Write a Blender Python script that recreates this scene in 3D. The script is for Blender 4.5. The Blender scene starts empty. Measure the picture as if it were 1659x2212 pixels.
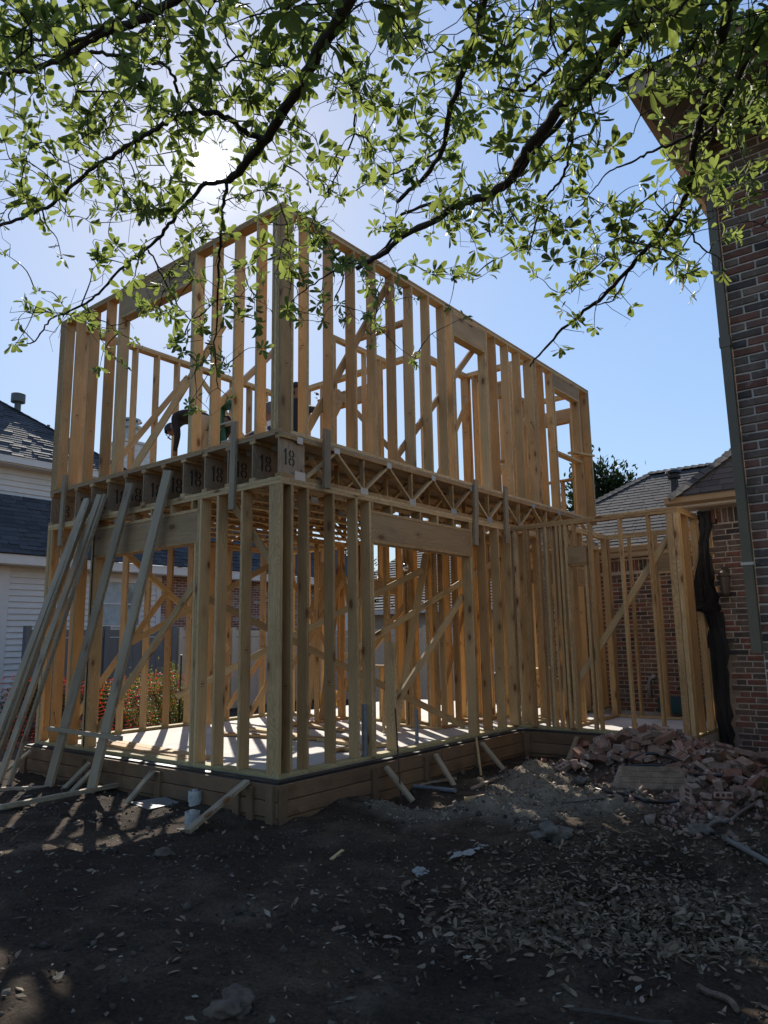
import bpy, bmesh, math, random
import numpy as np
from mathutils import Vector, Matrix, Euler

random.seed(7); rng = np.random.default_rng(7)
SC = bpy.context.scene
COL = SC.collection

# ------------------------------------------------------------------ camera
F_PX, PITCH, ROLL, YAW = 2919.955, 0.1731, -0.0171, 0.6697
CAM = Vector((5.426, -5.137, 1.315))
FWD = Vector((-math.sin(YAW)*math.cos(PITCH), math.cos(YAW)*math.cos(PITCH), math.sin(PITCH)))
_r = Vector((math.cos(YAW), math.sin(YAW), 0)); _u = _r.cross(FWD)
RGT = math.cos(ROLL)*_r + math.sin(ROLL)*_u
UPV = -math.sin(ROLL)*_r + math.cos(ROLL)*_u
cam = bpy.data.cameras.new('camera'); camo = bpy.data.objects.new('camera', cam); COL.objects.link(camo)
camo.matrix_world = Matrix(((RGT.x, UPV.x, -FWD.x, CAM.x), (RGT.y, UPV.y, -FWD.y, CAM.y), (RGT.z, UPV.z, -FWD.z, CAM.z), (0, 0, 0, 1)))
cam.sensor_fit = 'HORIZONTAL'; cam.sensor_width = 36; cam.lens = 36*F_PX/3072
cam.clip_start = 0.05; cam.clip_end = 3000
SC.camera = camo

# ------------------------------------------------------------------ world, sun, exposure
SUN = Vector((-0.656, 0.502, 0.573)).normalized()
SUN_EL = math.asin(SUN.z); SUN_AZ = math.atan2(SUN.x, SUN.y)
W = bpy.data.worlds.new('World'); SC.world = W; W.use_nodes = True
nt = W.node_tree; nt.nodes.clear()
sky = nt.nodes.new('ShaderNodeTexSky'); sky.sky_type = 'NISHITA'; sky.sun_disc = False
sky.sun_elevation = SUN_EL; sky.sun_rotation = SUN_AZ
sky.altitude = 150; sky.air_density = 1.0; sky.dust_density = 0.3; sky.ozone_density = 1.8
bg = nt.nodes.new('ShaderNodeBackground'); bg.inputs['Strength'].default_value = 0.12
out = nt.nodes.new('ShaderNodeOutputWorld')
# the sun itself and its bright aureole, seen in the sky
tc = nt.nodes.new('ShaderNodeTexCoord')
dot = nt.nodes.new('ShaderNodeVectorMath'); dot.operation = 'DOT_PRODUCT'; dot.inputs[1].default_value = SUN
nrm = nt.nodes.new('ShaderNodeVectorMath'); nrm.operation = 'NORMALIZE'
nt.links.new(tc.outputs['Generated'], nrm.inputs[0]); nt.links.new(nrm.outputs[0], dot.inputs[0])
ac = nt.nodes.new('ShaderNodeMath'); ac.operation = 'ARCCOSINE'; nt.links.new(dot.outputs['Value'], ac.inputs[0])
ramp = nt.nodes.new('ShaderNodeMapRange'); ramp.interpolation_type = 'SMOOTHERSTEP'
ramp.inputs['From Min'].default_value = math.radians(1.35); ramp.inputs['From Max'].default_value = math.radians(0.5)
ramp.inputs['To Min'].default_value = 0; ramp.inputs['To Max'].default_value = 20.0
nt.links.new(ac.outputs[0], ramp.inputs['Value'])
h1 = nt.nodes.new('ShaderNodeMath'); h1.operation = 'MULTIPLY'; h1.inputs[1].default_value = -1/math.radians(1.9)
nt.links.new(ac.outputs[0], h1.inputs[0])
h2 = nt.nodes.new('ShaderNodeMath'); h2.operation = 'EXPONENT'; nt.links.new(h1.outputs[0], h2.inputs[0])
h3 = nt.nodes.new('ShaderNodeMath'); h3.operation = 'MULTIPLY_ADD'; h3.inputs[1].default_value = 0.55
nt.links.new(h2.outputs[0], h3.inputs[0]); nt.links.new(ramp.outputs[0], h3.inputs[2])
em = nt.nodes.new('ShaderNodeBackground'); em.inputs['Color'].default_value = (1, 0.97, 0.9, 1)
nt.links.new(h3.outputs[0], em.inputs['Strength'])
addn = nt.nodes.new('ShaderNodeAddShader')
# soft shoulder on the sky's own brightness, as a tone curve evens it out
v1 = nt.nodes.new('ShaderNodeVectorMath'); v1.operation = 'SCALE'; v1.inputs['Scale'].default_value = 0.13; nt.links.new(sky.outputs['Color'], v1.inputs[0])
vl = nt.nodes.new('ShaderNodeVectorMath'); vl.operation = 'DOT_PRODUCT'; vl.inputs[1].default_value = (.26*3.0, .55*3.0, .19*3.0); nt.links.new(v1.outputs[0], vl.inputs[0])
va = nt.nodes.new('ShaderNodeMath'); va.inputs[1].default_value = 1.0; nt.links.new(vl.outputs['Value'], va.inputs[0])
vd = nt.nodes.new('ShaderNodeMath'); vd.operation = 'DIVIDE'; vd.inputs[0].default_value = 1.0; nt.links.new(va.outputs[0], vd.inputs[1])
v3 = nt.nodes.new('ShaderNodeVectorMath'); v3.operation = 'SCALE'; nt.links.new(v1.outputs[0], v3.inputs[0]); nt.links.new(vd.outputs[0], v3.inputs['Scale'])
v4 = nt.nodes.new('ShaderNodeVectorMath'); v4.operation = 'SCALE'; v4.inputs['Scale'].default_value = 2.15/0.12; nt.links.new(v3.outputs[0], v4.inputs[0])
nt.links.new(v4.outputs[0], bg.inputs['Color'])
nt.links.new(bg.outputs[0], addn.inputs[0]); nt.links.new(em.outputs[0], addn.inputs[1])
nt.links.new(addn.outputs[0], out.inputs['Surface'])
sl = bpy.data.lights.new('sun_lamp', 'SUN'); sl.energy = 5.0; sl.angle = math.radians(0.5); sl.color = (1, 0.94, 0.84)
so = bpy.data.objects.new('sun_lamp', sl); COL.objects.link(so)
so.rotation_euler = SUN.to_track_quat('Z', 'Y').to_euler(); so.location = (-20, 15, 25)
SC.view_settings.view_transform = 'Standard'; SC.view_settings.look = 'None'
SC.view_settings.exposure = 0.52; SC.view_settings.gamma = 1; SC.view_settings.use_curve_mapping = False
SC.cycles.max_bounces = 10; SC.cycles.diffuse_bounces = 6; SC.cycles.transparent_max_bounces = 12
SC.cycles.caustics_reflective = False; SC.cycles.caustics_refractive = False

# ------------------------------------------------------------------ helpers
def ray(px, py):                      # photograph pixel (1659 x 2212 overview) -> direction with unit depth
    px = float(px); py = float(py)
    return FWD + ((px-829.5)/(F_PX/1.8517))*RGT - ((py-1106.0)/(F_PX/1.8517))*UPV
def pix(p):
    d = Vector(p)-CAM; z = d.dot(FWD)
    if z <= 0.05: return None
    k = F_PX/1.8517
    return 829.5+k*d.dot(RGT)/z, 1106-k*d.dot(UPV)/z, z
def tag(o, label=None, cat=None, group=None, kind=None):
    if label: o['label'] = label
    if cat: o['category'] = cat
    if group: o['group'] = group
    if kind: o['kind'] = kind
    return o
def empty(name, loc, label, cat, group=None, rz=0):
    o = bpy.data.objects.new(name, None); COL.objects.link(o); o.location = loc; o.rotation_euler.z = rz
    o.empty_display_size = 0.1
    return tag(o, label, cat, group)
def link(name, me, parent=None):
    o = bpy.data.objects.new(name, me); COL.objects.link(o)
    if parent is not None:
        o.parent = parent
        o.matrix_parent_inverse = world_of(parent).inverted()
    return o
def world_of(o):
    m = o.matrix_basis.copy()
    if o.parent is not None: m = world_of(o.parent) @ o.matrix_parent_inverse @ m
    return m
def mesh_py(name, V, Fc, mat, smooth=False):
    me = bpy.data.meshes.new(name); me.from_pydata([tuple(v) for v in V], [], Fc)
    if mat is not None:
        for m in (mat if isinstance(mat, (list, tuple)) else [mat]): me.materials.append(m)
    if smooth:
        me.polygons.foreach_set('use_smooth', [True]*len(me.polygons))
    me.update(); return me
class MB:                             # collects shapes into ONE mesh
    def __init__(s): s.V = []; s.F = []; s.M = []
    def add(s, V, F, mi=0):
        n = len(s.V); s.V += [tuple(v) for v in V]; s.F += [tuple(i+n for i in f) for f in F]; s.M += [mi]*len(F); return s
    def box(s, a, b, mi=0):
        (x0, y0, z0), (x1, y1, z1) = a, b
        return s.add([(x0,y0,z0),(x1,y0,z0),(x1,y1,z0),(x0,y1,z0),(x0,y0,z1),(x1,y0,z1),(x1,y1,z1),(x0,y1,z1)],
                     [(0,3,2,1),(4,5,6,7),(0,1,5,4),(1,2,6,5),(2,3,7,6),(3,0,4,7)], mi)
    def bar(s, p0, p1, w, t, up=(0, 0, 1), mi=0):
        M, L = frame(p0, p1, up)
        V = [M @ Vector(v) for v in box_v(w, t, L)]
        return s.add(V, BOXF, mi)
    def tube(s, pts, rad, n=6, mi=0, cap=True):
        V = []; F = []; P = [Vector(p) for p in pts]
        ref = Vector((0.31, 0.22, 0.92))
        for i, p in enumerate(P):
            d = (P[min(i+1, len(P)-1)]-P[max(i-1, 0)]).normalized()
            a = d.cross(ref)
            if a.length < 1e-3: a = d.cross(Vector((1, 0, 0)))
            a.normalize(); b = d.cross(a)
            r = float(rad[i]) if isinstance(rad, (list, tuple)) else float(rad)
            for k in range(n):
                t = 2*math.pi*k/n; V.append(p+r*(math.cos(t)*a+math.sin(t)*b))
        for i in range(len(P)-1):
            for k in range(n):
                F.append((i*n+k, i*n+(k+1) % n, (i+1)*n+(k+1) % n, (i+1)*n+k))
        if cap: F.append(tuple(range(n-1, -1, -1))); F.append(tuple((len(P)-1)*n+k for k in range(n)))
        return s.add(V, F, mi)
    def lathe(s, c, prof, n=16, mi=0, axis=None):
        V = []; F = []; c = Vector(c)
        R = Matrix.Identity(3) if axis is None else Vector(axis).to_track_quat('Z', 'Y').to_matrix()
        for r, z in prof:
            for k in range(n):
                t = 2*math.pi*k/n; V.append(c + R @ Vector((r*math.cos(t), r*math.sin(t), z)))
        for i in range(len(prof)-1):
            for k in range(n): F.append((i*n+k, i*n+(k+1) % n, (i+1)*n+(k+1) % n, (i+1)*n+k))
        F.append(tuple(range(n-1, -1, -1))); F.append(tuple((len(prof)-1)*n+k for k in range(n)))
        return s.add(V, F, mi)
    def build(s, name, mat, parent=None, smooth=False, kind=None):
        me = mesh_py(name, s.V, s.F, mat, smooth)
        if any(s.M): me.polygons.foreach_set('material_index', s.M)
        o = link(name, me, parent)
        if kind: o['kind'] = kind
        return o
BOXF = [(0,3,2,1),(4,5,6,7),(0,1,5,4),(1,2,6,5),(2,3,7,6),(3,0,4,7)]
def box_v(w, t, L):
    a, b, c = w/2, t/2, L/2
    return [(-a,-b,-c),(a,-b,-c),(a,b,-c),(-a,b,-c),(-a,-b,c),(a,-b,c),(a,b,c),(-a,b,c)]
def frame(p0, p1, up=(0, 0, 1)):      # local Z along the board, local X = 'up' side (width), local Y = thickness
    p0 = Vector(p0); p1 = Vector(p1); z = (p1-p0); L = z.length; z.normalize()
    x = Vector(up); x = x - x.dot(z)*z
    if x.length < 1e-4: x = Vector((1, 0, 0)) - z.x*z
    x.normalize(); y = z.cross(x)
    M = Matrix.Translation((p0+p1)/2) @ Matrix((x, y, z)).transposed().to_4x4()
    return M, L
_boards = {}
def board(name, p0, p1, w, t, up, mat, parent=None, bev=0.0025):
    M, L = frame(p0, p1, up)
    key = (round(w, 3), round(t, 3), round(L, 2), mat.name)
    me = _boards.get(key)
    if me is None:
        bm = bmesh.new()
        vs = [bm.verts.new(v) for v in box_v(w, t, L)]
        for f in BOXF: bm.faces.new([vs[i] for i in f])
        if bev: bmesh.ops.bevel(bm, geom=[e for e in bm.edges if abs((e.verts[0].co-e.verts[1].co).z) > L*0.9], offset=bev, segments=1, affect='EDGES')
        me = bpy.data.meshes.new('board'); bm.to_mesh(me); bm.free(); me.materials.append(mat); _boards[key] = me
    o = link(name, me, parent)
    if parent is None: o.matrix_world = M
    else: o.matrix_basis = M          # parent inverse already cancels the parent
    return o

# ------------------------------------------------------------------ materials
def newmat(name):
    m = bpy.data.materials.new(name); m.use_nodes = True; n = m.node_tree; n.nodes.clear()
    o = n.nodes.new('ShaderNodeOutputMaterial'); b = n.nodes.new('ShaderNodeBsdfPrincipled')
    n.links.new(b.outputs[0], o.inputs['Surface'])
    return m, n, b
def N(n, t, **k):
    nd = n.nodes.new(t)
    for a, v in k.items(): setattr(nd, a, v)
    return nd
def ramp_node(n, stops):
    r = n.nodes.new('ShaderNodeValToRGB'); e = r.color_ramp.elements
    while len(e) < len(stops): e.new(0.5)
    for x, (p, c) in zip(e, stops): x.position = p; x.color = (*c, 1)
    return r
def mix(n, fac, a, b, mode='MIX'):
    m = n.nodes.new('ShaderNodeMix'); m.data_type = 'RGBA'; m.blend_type = mode
    for s, v in ((0, fac), (6, a), (7, b)):
        if hasattr(v, 'is_output'): n.links.new(v, m.inputs[s])
        elif s == 0: m.inputs[0].default_value = v
        else: m.inputs[s].default_value = (*v, 1)
    return m.outputs[2]
def math_(n, op, a, b=None):
    m = n.nodes.new('ShaderNodeMath'); m.operation = op
    for i, v in enumerate((a, b)):
        if v is None: continue
        if hasattr(v, 'is_output'): n.links.new(v, m.inputs[i])
        else: m.inputs[i].default_value = v
    return m.outputs[0]
def noise(n, vec, scale, detail=4, rough=0.6):
    x = n.nodes.new('ShaderNodeTexNoise'); x.inputs['Scale'].default_value = scale; x.inputs['Detail'].default_value = detail; x.inputs['Roughness'].default_value = rough
    if vec is not None: n.links.new(vec, x.inputs['Vector'])
    return x
def mapping(n, vec, sc=(1, 1, 1), loc=None):
    m = n.nodes.new('ShaderNodeMapping'); m.inputs['Scale'].default_value = sc; n.links.new(vec, m.inputs['Vector'])
    if loc is not None: n.links.new(loc, m.inputs['Location'])
    return m.outputs[0]
def bump(n, b, h, strength, dist=0.01):
    x = n.nodes.new('ShaderNodeBump'); x.inputs['Strength'].default_value = strength; x.inputs['Distance'].default_value = dist
    n.links.new(h, x.inputs['Height']); n.links.new(x.outputs[0], b.inputs['Normal'])
def wood(name, c0, c1, knot=(0.16, 0.075, 0.032), dirt=0.0, rough=0.75):
    m, n, b = newmat(name)
    tc = N(n, 'ShaderNodeTexCoord'); oi = N(n, 'ShaderNodeObjectInfo')
    rnd = oi.outputs['Random']
    off = N(n, 'ShaderNodeCombineXYZ')
    for i, k in enumerate((13.0, 29.0, 47.0)): n.links.new(math_(n, 'MULTIPLY', rnd, k), off.inputs[i])
    v = N(n, 'ShaderNodeVectorMath', operation='ADD'); n.links.new(tc.outputs['Object'], v.inputs[0]); n.links.new(off.outputs[0], v.inputs[1])
    vec = v.outputs[0]
    base = mix(n, rnd, c0, c1)
    warp = noise(n, mapping(n, vec, (3, 3, 0.9)), 1.0, 2)
    g = N(n, 'ShaderNodeTexWave', wave_type='BANDS', bands_direction='X'); g.inputs['Scale'].default_value = 10.0; g.inputs['Distortion'].default_value = 6.0
    g.inputs['Detail'].default_value = 2.0; g.inputs['Detail Scale'].default_value = 1.2
    gv = N(n, 'ShaderNodeVectorMath', operation='ADD'); n.links.new(mapping(n, vec, (3.2, 3.2, 0.16)), gv.inputs[0]); n.links.new(warp.outputs['Color'], gv.inputs[1])
    n.links.new(gv.outputs[0], g.inputs['Vector'])
    gr = ramp_node(n, [(0.2, (0.80, 0.78, 0.75)), (0.8, (1.06, 1.06, 1.06))]); n.links.new(g.outputs['Color'], gr.inputs[0])
    col = mix(n, 0.85, base, gr.outputs[0], 'MULTIPLY')
    fine = noise(n, mapping(n, vec, (90, 90, 2.5)), 1.0, 3); fr = ramp_node(n, [(0.3, (0.78, 0.78, 0.78)), (0.7, (1.1, 1.1, 1.1))]); n.links.new(fine.outputs['Fac'], fr.inputs[0])
    col = mix(n, 0.8, col, fr.outputs[0], 'MULTIPLY')
    big = noise(n, mapping(n, vec, (3, 3, 1.2)), 1.0, 3); br = ramp_node(n, [(0.3, (0.72, 0.68, 0.62)), (0.68, (1.08, 1.07, 1.05))]); n.links.new(big.outputs['Fac'], br.inputs[0])
    col = mix(n, 0.8, col, br.outputs[0], 'MULTIPLY')
    vo = N(n, 'ShaderNodeTexVoronoi', feature='F1'); vo.inputs['Scale'].default_value = 1.0
    n.links.new(mapping(n, vec, (5.5, 5.5, 2.6)), vo.inputs['Vector'])
    kn = N(n, 'ShaderNodeMapRange', interpolation_type='SMOOTHSTEP'); kn.inputs['From Min'].default_value = 0.19; kn.inputs['From Max'].default_value = 0.10
    n.links.new(vo.outputs['Distance'], kn.inputs['Value'])
    halo = N(n, 'ShaderNodeMapRange', interpolation_type='SMOOTHSTEP'); halo.inputs['From Min'].default_value = 0.40; halo.inputs['From Max'].default_value = 0.15; halo.inputs['To Max'].default_value = 0.35
    n.links.new(vo.outputs['Distance'], halo.inputs['Value'])
    sep = N(n, 'ShaderNodeSeparateColor'); n.links.new(vo.outputs['Color'], sep.inputs[0])
    keep = math_(n, 'GREATER_THAN', sep.outputs[0], 0.42)
    col = mix(n, math_(n, 'MULTIPLY', halo.outputs[0], keep), col, tuple(0.45*x for x in c0))
    col = mix(n, math_(n, 'MULTIPLY', kn.outputs[0], keep), col, knot)
    if dirt:
        dn = noise(n, tc.outputs['Object'], 2.2, 6, 0.7); dr = ramp_node(n, [(0.35, (0, 0, 0)), (0.7, (1, 1, 1))]); n.links.new(dn.outputs['Fac'], dr.inputs[0])
        col = mix(n, math_(n, 'MULTIPLY', dr.outputs[0], dirt), col, (0.085, 0.062, 0.045))
    n.links.new(col, b.inputs['Base Color']); b.inputs['Roughness'].default_value = rough
    b.inputs['Specular IOR Level'].default_value = 0.25
    bump(n, b, fine.outputs['Fac'], 0.35, 0.003)
    return m
PINE = wood('pine_lumber', (0.40, 0.245, 0.112), (0.63, 0.455, 0.245))
PINE2 = wood('pine_header', (0.34, 0.23, 0.125), (0.46, 0.325, 0.185))
TREAT = wood('treated_sill', (0.40, 0.33, 0.17), (0.45, 0.38, 0.20))
GREYW = wood('cool_light_lumber', (0.28, 0.225, 0.155), (0.38, 0.315, 0.225))  # grey cast of cool light put into the lumber colour
FORMW = wood('form_lumber', (0.19, 0.115, 0.062), (0.27, 0.165, 0.092), dirt=0.8)
OSBW = wood('subfloor_panel', (0.34, 0.25, 0.17), (0.40, 0.30, 0.20))
def plain(name, c, rough=0.6, metal=0.0, var=0.0, vscale=6.0, bmp=0.0, bscale=60.0, bdist=0.01, spec=0.5, obj=False):
    m, n, b = newmat(name)
    tc = N(n, 'ShaderNodeTexCoord'); vec = tc.outputs['Object']
    if var:
        x = noise(n, vec, vscale, 5, 0.65); r = ramp_node(n, [(0.3, tuple(v*(1-var) for v in c)), (0.7, tuple(min(1, v*(1+var)) for v in c))])
        n.links.new(x.outputs['Fac'], r.inputs[0]); n.links.new(r.outputs[0], b.inputs['Base Color'])
    else: b.inputs['Base Color'].default_value = (*c, 1)
    b.inputs['Roughness'].default_value = rough; b.inputs['Metallic'].default_value = metal; b.inputs['Specular IOR Level'].default_value = spec
    if bmp:
        x = noise(n, vec, bscale, 6, 0.7); bump(n, b, x.outputs['Fac'], bmp, bdist)
    return m
def island_mat(name, stops, rough=0.8, bmp=0.3, bscale=40, bdist=0.01, var=0.3, vscale=8, spec=0.3, speck=None):
    """each separate piece takes its own tone from the ramp"""
    m, n, b = newmat(name)
    oi = N(n, 'ShaderNodeObjectInfo'); ge = N(n, 'ShaderNodeNewGeometry'); tc = N(n, 'ShaderNodeTexCoord')
    f = math_(n, 'FRACT', math_(n, 'ADD', oi.outputs['Random'], ge.outputs['Random Per Island']))
    r = ramp_node(n, stops); r.color_ramp.interpolation = 'LINEAR'; n.links.new(f, r.inputs[0])
    vec = N(n, 'ShaderNodeVectorMath', operation='ADD'); n.links.new(ge.outputs['Position'], vec.inputs[0])
    x = noise(n, vec.outputs[0], vscale, 6, 0.7); rr = ramp_node(n, [(0.3, (1-var,)*3), (0.7, (1+var*0.6,)*3)]); n.links.new(x.outputs['Fac'], rr.inputs[0])
    col = mix(n, 1.0, r.outputs[0], rr.outputs[0], 'MULTIPLY')
    if speck:
        s = noise(n, vec.outputs[0], speck[1], 4, 0.6); sr = ramp_node(n, [(0.60, (0, 0, 0)), (0.70, (1, 1, 1))]); n.links.new(s.outputs['Fac'], sr.inputs[0])
        col = mix(n, math_(n, 'MULTIPLY', sr.outputs[0], speck[2]), col, speck[0])
    n.links.new(col, b.inputs['Base Color']); b.inputs['Roughness'].default_value = rough; b.inputs['Specular IOR Level'].default_value = spec
    if bmp:
        x2 = noise(n, vec.outputs[0], bscale, 5, 0.7); bump(n, b, x2.outputs['Fac'], bmp, bdist)
    return m
def leaf_mat(name, stops, trans=0.5, tcol=(0.30, 0.42, 0.04), rough=0.55):
    m = bpy.data.materials.new(name); m.use_nodes = True; n = m.node_tree; n.nodes.clear()
    o = N(n, 'ShaderNodeOutputMaterial'); b = N(n, 'ShaderNodeBsdfPrincipled'); t = N(n, 'ShaderNodeBsdfTranslucent'); mx = N(n, 'ShaderNodeMixShader')
    oi = N(n, 'ShaderNodeObjectInfo'); ge = N(n, 'ShaderNodeNewGeometry')
    f = math_(n, 'FRACT', math_(n, 'ADD', oi.outputs['Random'], ge.outputs['Random Per Island']))
    r = ramp_node(n, stops); n.links.new(f, r.inputs[0])
    n.links.new(r.outputs[0], b.inputs['Base Color']); b.inputs['Roughness'].default_value = rough; b.inputs['Specular IOR Level'].default_value = 0.16
    tm = mix(n, f, tuple(0.75*v for v in tcol), tuple(1.15*v for v in tcol)); n.links.new(tm, t.inputs['Color'])
    mx.inputs[0].default_value = trans
    n.links.new(b.outputs[0], mx.inputs[1]); n.links.new(t.outputs[0], mx.inputs[2]); n.links.new(mx.outputs[0], o.inputs['Surface'])
    return m
BRICK = island_mat('house_brick', [(0.0, (0.19, 0.082, 0.057)), (0.22, (0.25, 0.110, 0.075)), (0.40, (0.15, 0.105, 0.082)), (0.58, (0.21, 0.140, 0.105)), (0.74, (0.085, 0.070, 0.064)), (0.86, (0.25, 0.165, 0.12)), (1.0, (0.035, 0.034, 0.038))], 0.85, 0.5, 55, 0.006, 0.35, 9, speck=((0.36, 0.32, 0.27), 14, 0.6))
MORTAR = plain('mortar', (0.56, 0.48, 0.40), 0.95, var=0.25, vscale=12, bmp=0.6, bscale=60, bdist=0.006)
RUBBLE = island_mat('broken_brick', [(0.0, (0.21, 0.105, 0.075)), (0.2, (0.29, 0.185, 0.14)), (0.35, (0.16, 0.10, 0.078)), (0.5, (0.34, 0.275, 0.22)), (0.65, (0.23, 0.155, 0.12)), (0.8, (0.31, 0.225, 0.175)), (1.0, (0.20, 0.085, 0.058))], 0.92, 0.6, 45, 0.008, 0.4, 8, speck=((0.46, 0.41, 0.37), 9, 0.9))
SHING = island_mat('grey_shingle', [(0, (0.062, 0.058, 0.056)), (0.5, (0.085, 0.078, 0.075)), (1, (0.048, 0.046, 0.046))], 0.9, 0.4, 120, 0.003, 0.25, 30)
SHINGB = island_mat('slate_blue_shingle', [(0, (0.040, 0.042, 0.048)), (0.5, (0.064, 0.066, 0.073)), (1, (0.028, 0.029, 0.034))], 0.8, 0.4, 120, 0.003, 0.25, 20)
SIDING = plain('cream_siding', (0.66, 0.60, 0.54), 0.55, var=0.06, vscale=3)
TRIM = plain('trim_paint', (0.60, 0.50, 0.39), 0.5, var=0.05)
GUTTER = plain('tan_gutter_paint', (0.40, 0.29, 0.18), 0.4, var=0.06)
PIPEP = plain('olive_downspout_paint', (0.13, 0.10, 0.06), 0.45, var=0.1)
SOFFIT = plain('soffit_paint', (0.21, 0.16, 0.12), 0.7, var=0.08)
GALV = plain('galvanised_plate', (0.36, 0.36, 0.35), 0.5, metal=0.7, var=0.3, vscale=130, bmp=0.6, bscale=300, bdist=0.002)
GALVD = plain('grey_conduit', (0.17, 0.18, 0.19), 0.5, var=0.2, vscale=20)
STEELR = plain('rusty_rebar', (0.06, 0.035, 0.025), 0.85, var=0.4, vscale=40)
BLACKP = plain('black_plastic', (0.012, 0.012, 0.014), 0.45)
FELT = plain('black_building_felt', (0.006, 0.006, 0.0075), 0.6, var=0.5, vscale=5, bmp=0.5, bscale=9, bdist=0.03)
PVC = plain('white_pvc', (0.36, 0.35, 0.33), 0.5, var=0.35, vscale=14)
CONC = plain('slab_concrete', (0.54, 0.505, 0.46), 0.85, var=0.16, vscale=2.2, bmp=0.15, bscale=80, bdist=0.003)
STEN = plain('worn_stencil_ink', (0.045, 0.04, 0.036), 0.9, var=.5, vscale=40)
INK = plain('stencil_ink', (0.012, 0.012, 0.012), 0.8)
BARK = plain('dark_bark', (0.055, 0.042, 0.034), 0.95, var=0.4, vscale=30, bmp=0.8, bscale=70, bdist=0.008)
# ------------------------------------------------------------------ ground
GZ = -0.36
def vnoise(x, y, seed=0):
    xi = np.floor(x).astype(np.int64); yi = np.floor(y).astype(np.int64); xf = x-xi; yf = y-yi
    u = xf*xf*(3-2*xf); v = yf*yf*(3-2*yf)
    def h(a, b):
        n = (a*374761393 + b*668265263 + seed*974711) & 0x7fffffff
        n = ((n ^ (n >> 13))*1274126177) & 0x7fffffff
        return ((n ^ (n >> 16)) & 0xffff)/65535.0
    return (h(xi, yi)*(1-u)+h(xi+1, yi)*u)*(1-v)+(h(xi, yi+1)*(1-u)+h(xi+1, yi+1)*u)*v
def fbm(x, y, o=4, seed=0):
    s = 0; a = 0.5; f = 1.0
    for i in range(o):
        s = s+a*(vnoise(x*f, y*f, seed+i*17)-0.5); a *= 0.5; f *= 2.1
    return s
def gauss(x, y, cx, cy, sx, sy): return np.exp(-((x-cx)/sx)**2-((y-cy)/sy)**2)
def clay_mask(x, y):
    m = gauss(x, y, 1.75, 1.75, 0.75, 0.75)+gauss(x, y, 1.15, 2.9, 0.5, 0.6)*0.8+gauss(x, y, 2.3, 2.4, 0.6, 0.6)*0.8+gauss(x, y, 0.75, 0.9, 0.5, 0.45)*0.5
    return np.clip((m+1.1*fbm(x*2.3, y*2.3, 4, 5)-0.28)*2.2, 0, 1)
def ground_h(x, y):
    x = np.asarray(x, float); y = np.asarray(y, float)
    near = np.exp(-np.maximum(0, np.hypot(x-2, y)-9)/8)
    h = GZ + near*(0.12*fbm(x*0.7, y*0.7, 3, 1) + 0.10*fbm(x*3.1, y*3.1, 5, 2)+0.05*np.abs(fbm(x*1.7+5, y*6.1, 4, 41)))
    cl = clay_mask(x, y)
    h = h + cl*(0.055+0.30*np.abs(fbm(x*4.0, y*4.0, 5, 9)))
    h = h + 0.42*gauss(x, y, 2.25, 4.15, 0.60, 0.55)+0.18*gauss(x, y, 1.7, 3.8, 0.6, 0.5)+0.22*gauss(x, y, 3.0, 4.4, 0.8, 0.9)+0.14*gauss(x, y, 3.3, 3.2, 0.6, 0.8)
    h = h - 0.16*gauss(x, y, 3.5, 0.75, 0.30, 0.42)+0.07*gauss(x, y, 2.65, 0.35, 0.5, 0.35)
    h = h + 0.05*gauss(x, y, 0.3, 0.8, 0.4, 0.4)+0.05*gauss(x, y, -0.9, -0.2, 0.5, 0.2)
    h = h + .19*np.clip((-1.0-y)/2.4, 0, 1)**1.5*np.clip((9+y)/3, 0, 1)
    h = h - .05*gauss(x*.8+y*.6, y*.1, 1.2, -.2, .22, 3)-.04*gauss(x*.5-y*.85, x*.1, 2.6, .2, .16, 3)+.03*gauss(x*.5-y*.85, x*.1, 3.0, .2, .16, 3)
    fp = (x < 0.06) & (y > -0.04) & (x > -5.1) & (y < 9)
    fw = (x > -1) & (x < 2.75) & (y > 4.72) & (y < 9)
    h = np.where(fp | fw, np.minimum(h, GZ-0.06), h)
    return h
def gh(x, y): return float(ground_h(np.array([x]), np.array([y]))[0])
def axis_pts(lo, hi, step, far):
    a = np.arange(lo, hi+1e-6, step); out_ = []; s = step; x = hi
    while x < far: s *= 1.35; x += s; out_.append(x)
    o2 = []; s = step; x = lo
    while x > -far: s *= 1.35; x -= s; o2.append(x)
    return np.concatenate([np.array(o2[::-1]), a, np.array(out_)])
gx = axis_pts(-5.6, 5.4, 0.033, 600); gy = axis_pts(-4.2, 4.9, 0.033, 600)
GX, GY = np.meshgrid(gx, gy); H = ground_h(GX, GY)
nx, ny = len(gx), len(gy)
V = np.stack([GX.ravel(), GY.ravel(), H.ravel()], 1)
ii = (np.arange(ny-1)[:, None]*nx+np.arange(nx-1)[None, :]).ravel()
Q = np.stack([ii, ii+1, ii+nx+1, ii+nx], 1)
def np_mesh(name, V, Q, mats, smooth=False):
    me = bpy.data.meshes.new(name); k = Q.shape[1]
    me.vertices.add(len(V)); me.vertices.foreach_set('co', V.astype(np.float32).ravel())
    me.loops.add(Q.size); me.loops.foreach_set('vertex_index', Q.astype(np.int32).ravel())
    me.polygons.add(len(Q)); me.polygons.foreach_set('loop_start', (np.arange(len(Q))*k).astype(np.int32)); me.polygons.foreach_set('loop_total', np.full(len(Q), k, np.int32))
    for m in (mats if isinstance(mats, (list, tuple)) else [mats]): me.materials.append(m)
    me.update(calc_edges=True); me.validate()
    if smooth: me.polygons.foreach_set('use_smooth', np.ones(len(Q), bool))
    return me
SOIL, n, b = newmat('ground_soil')
tc = N(n, 'ShaderNodeTexCoord'); vec = tc.outputs['Object']
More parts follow.
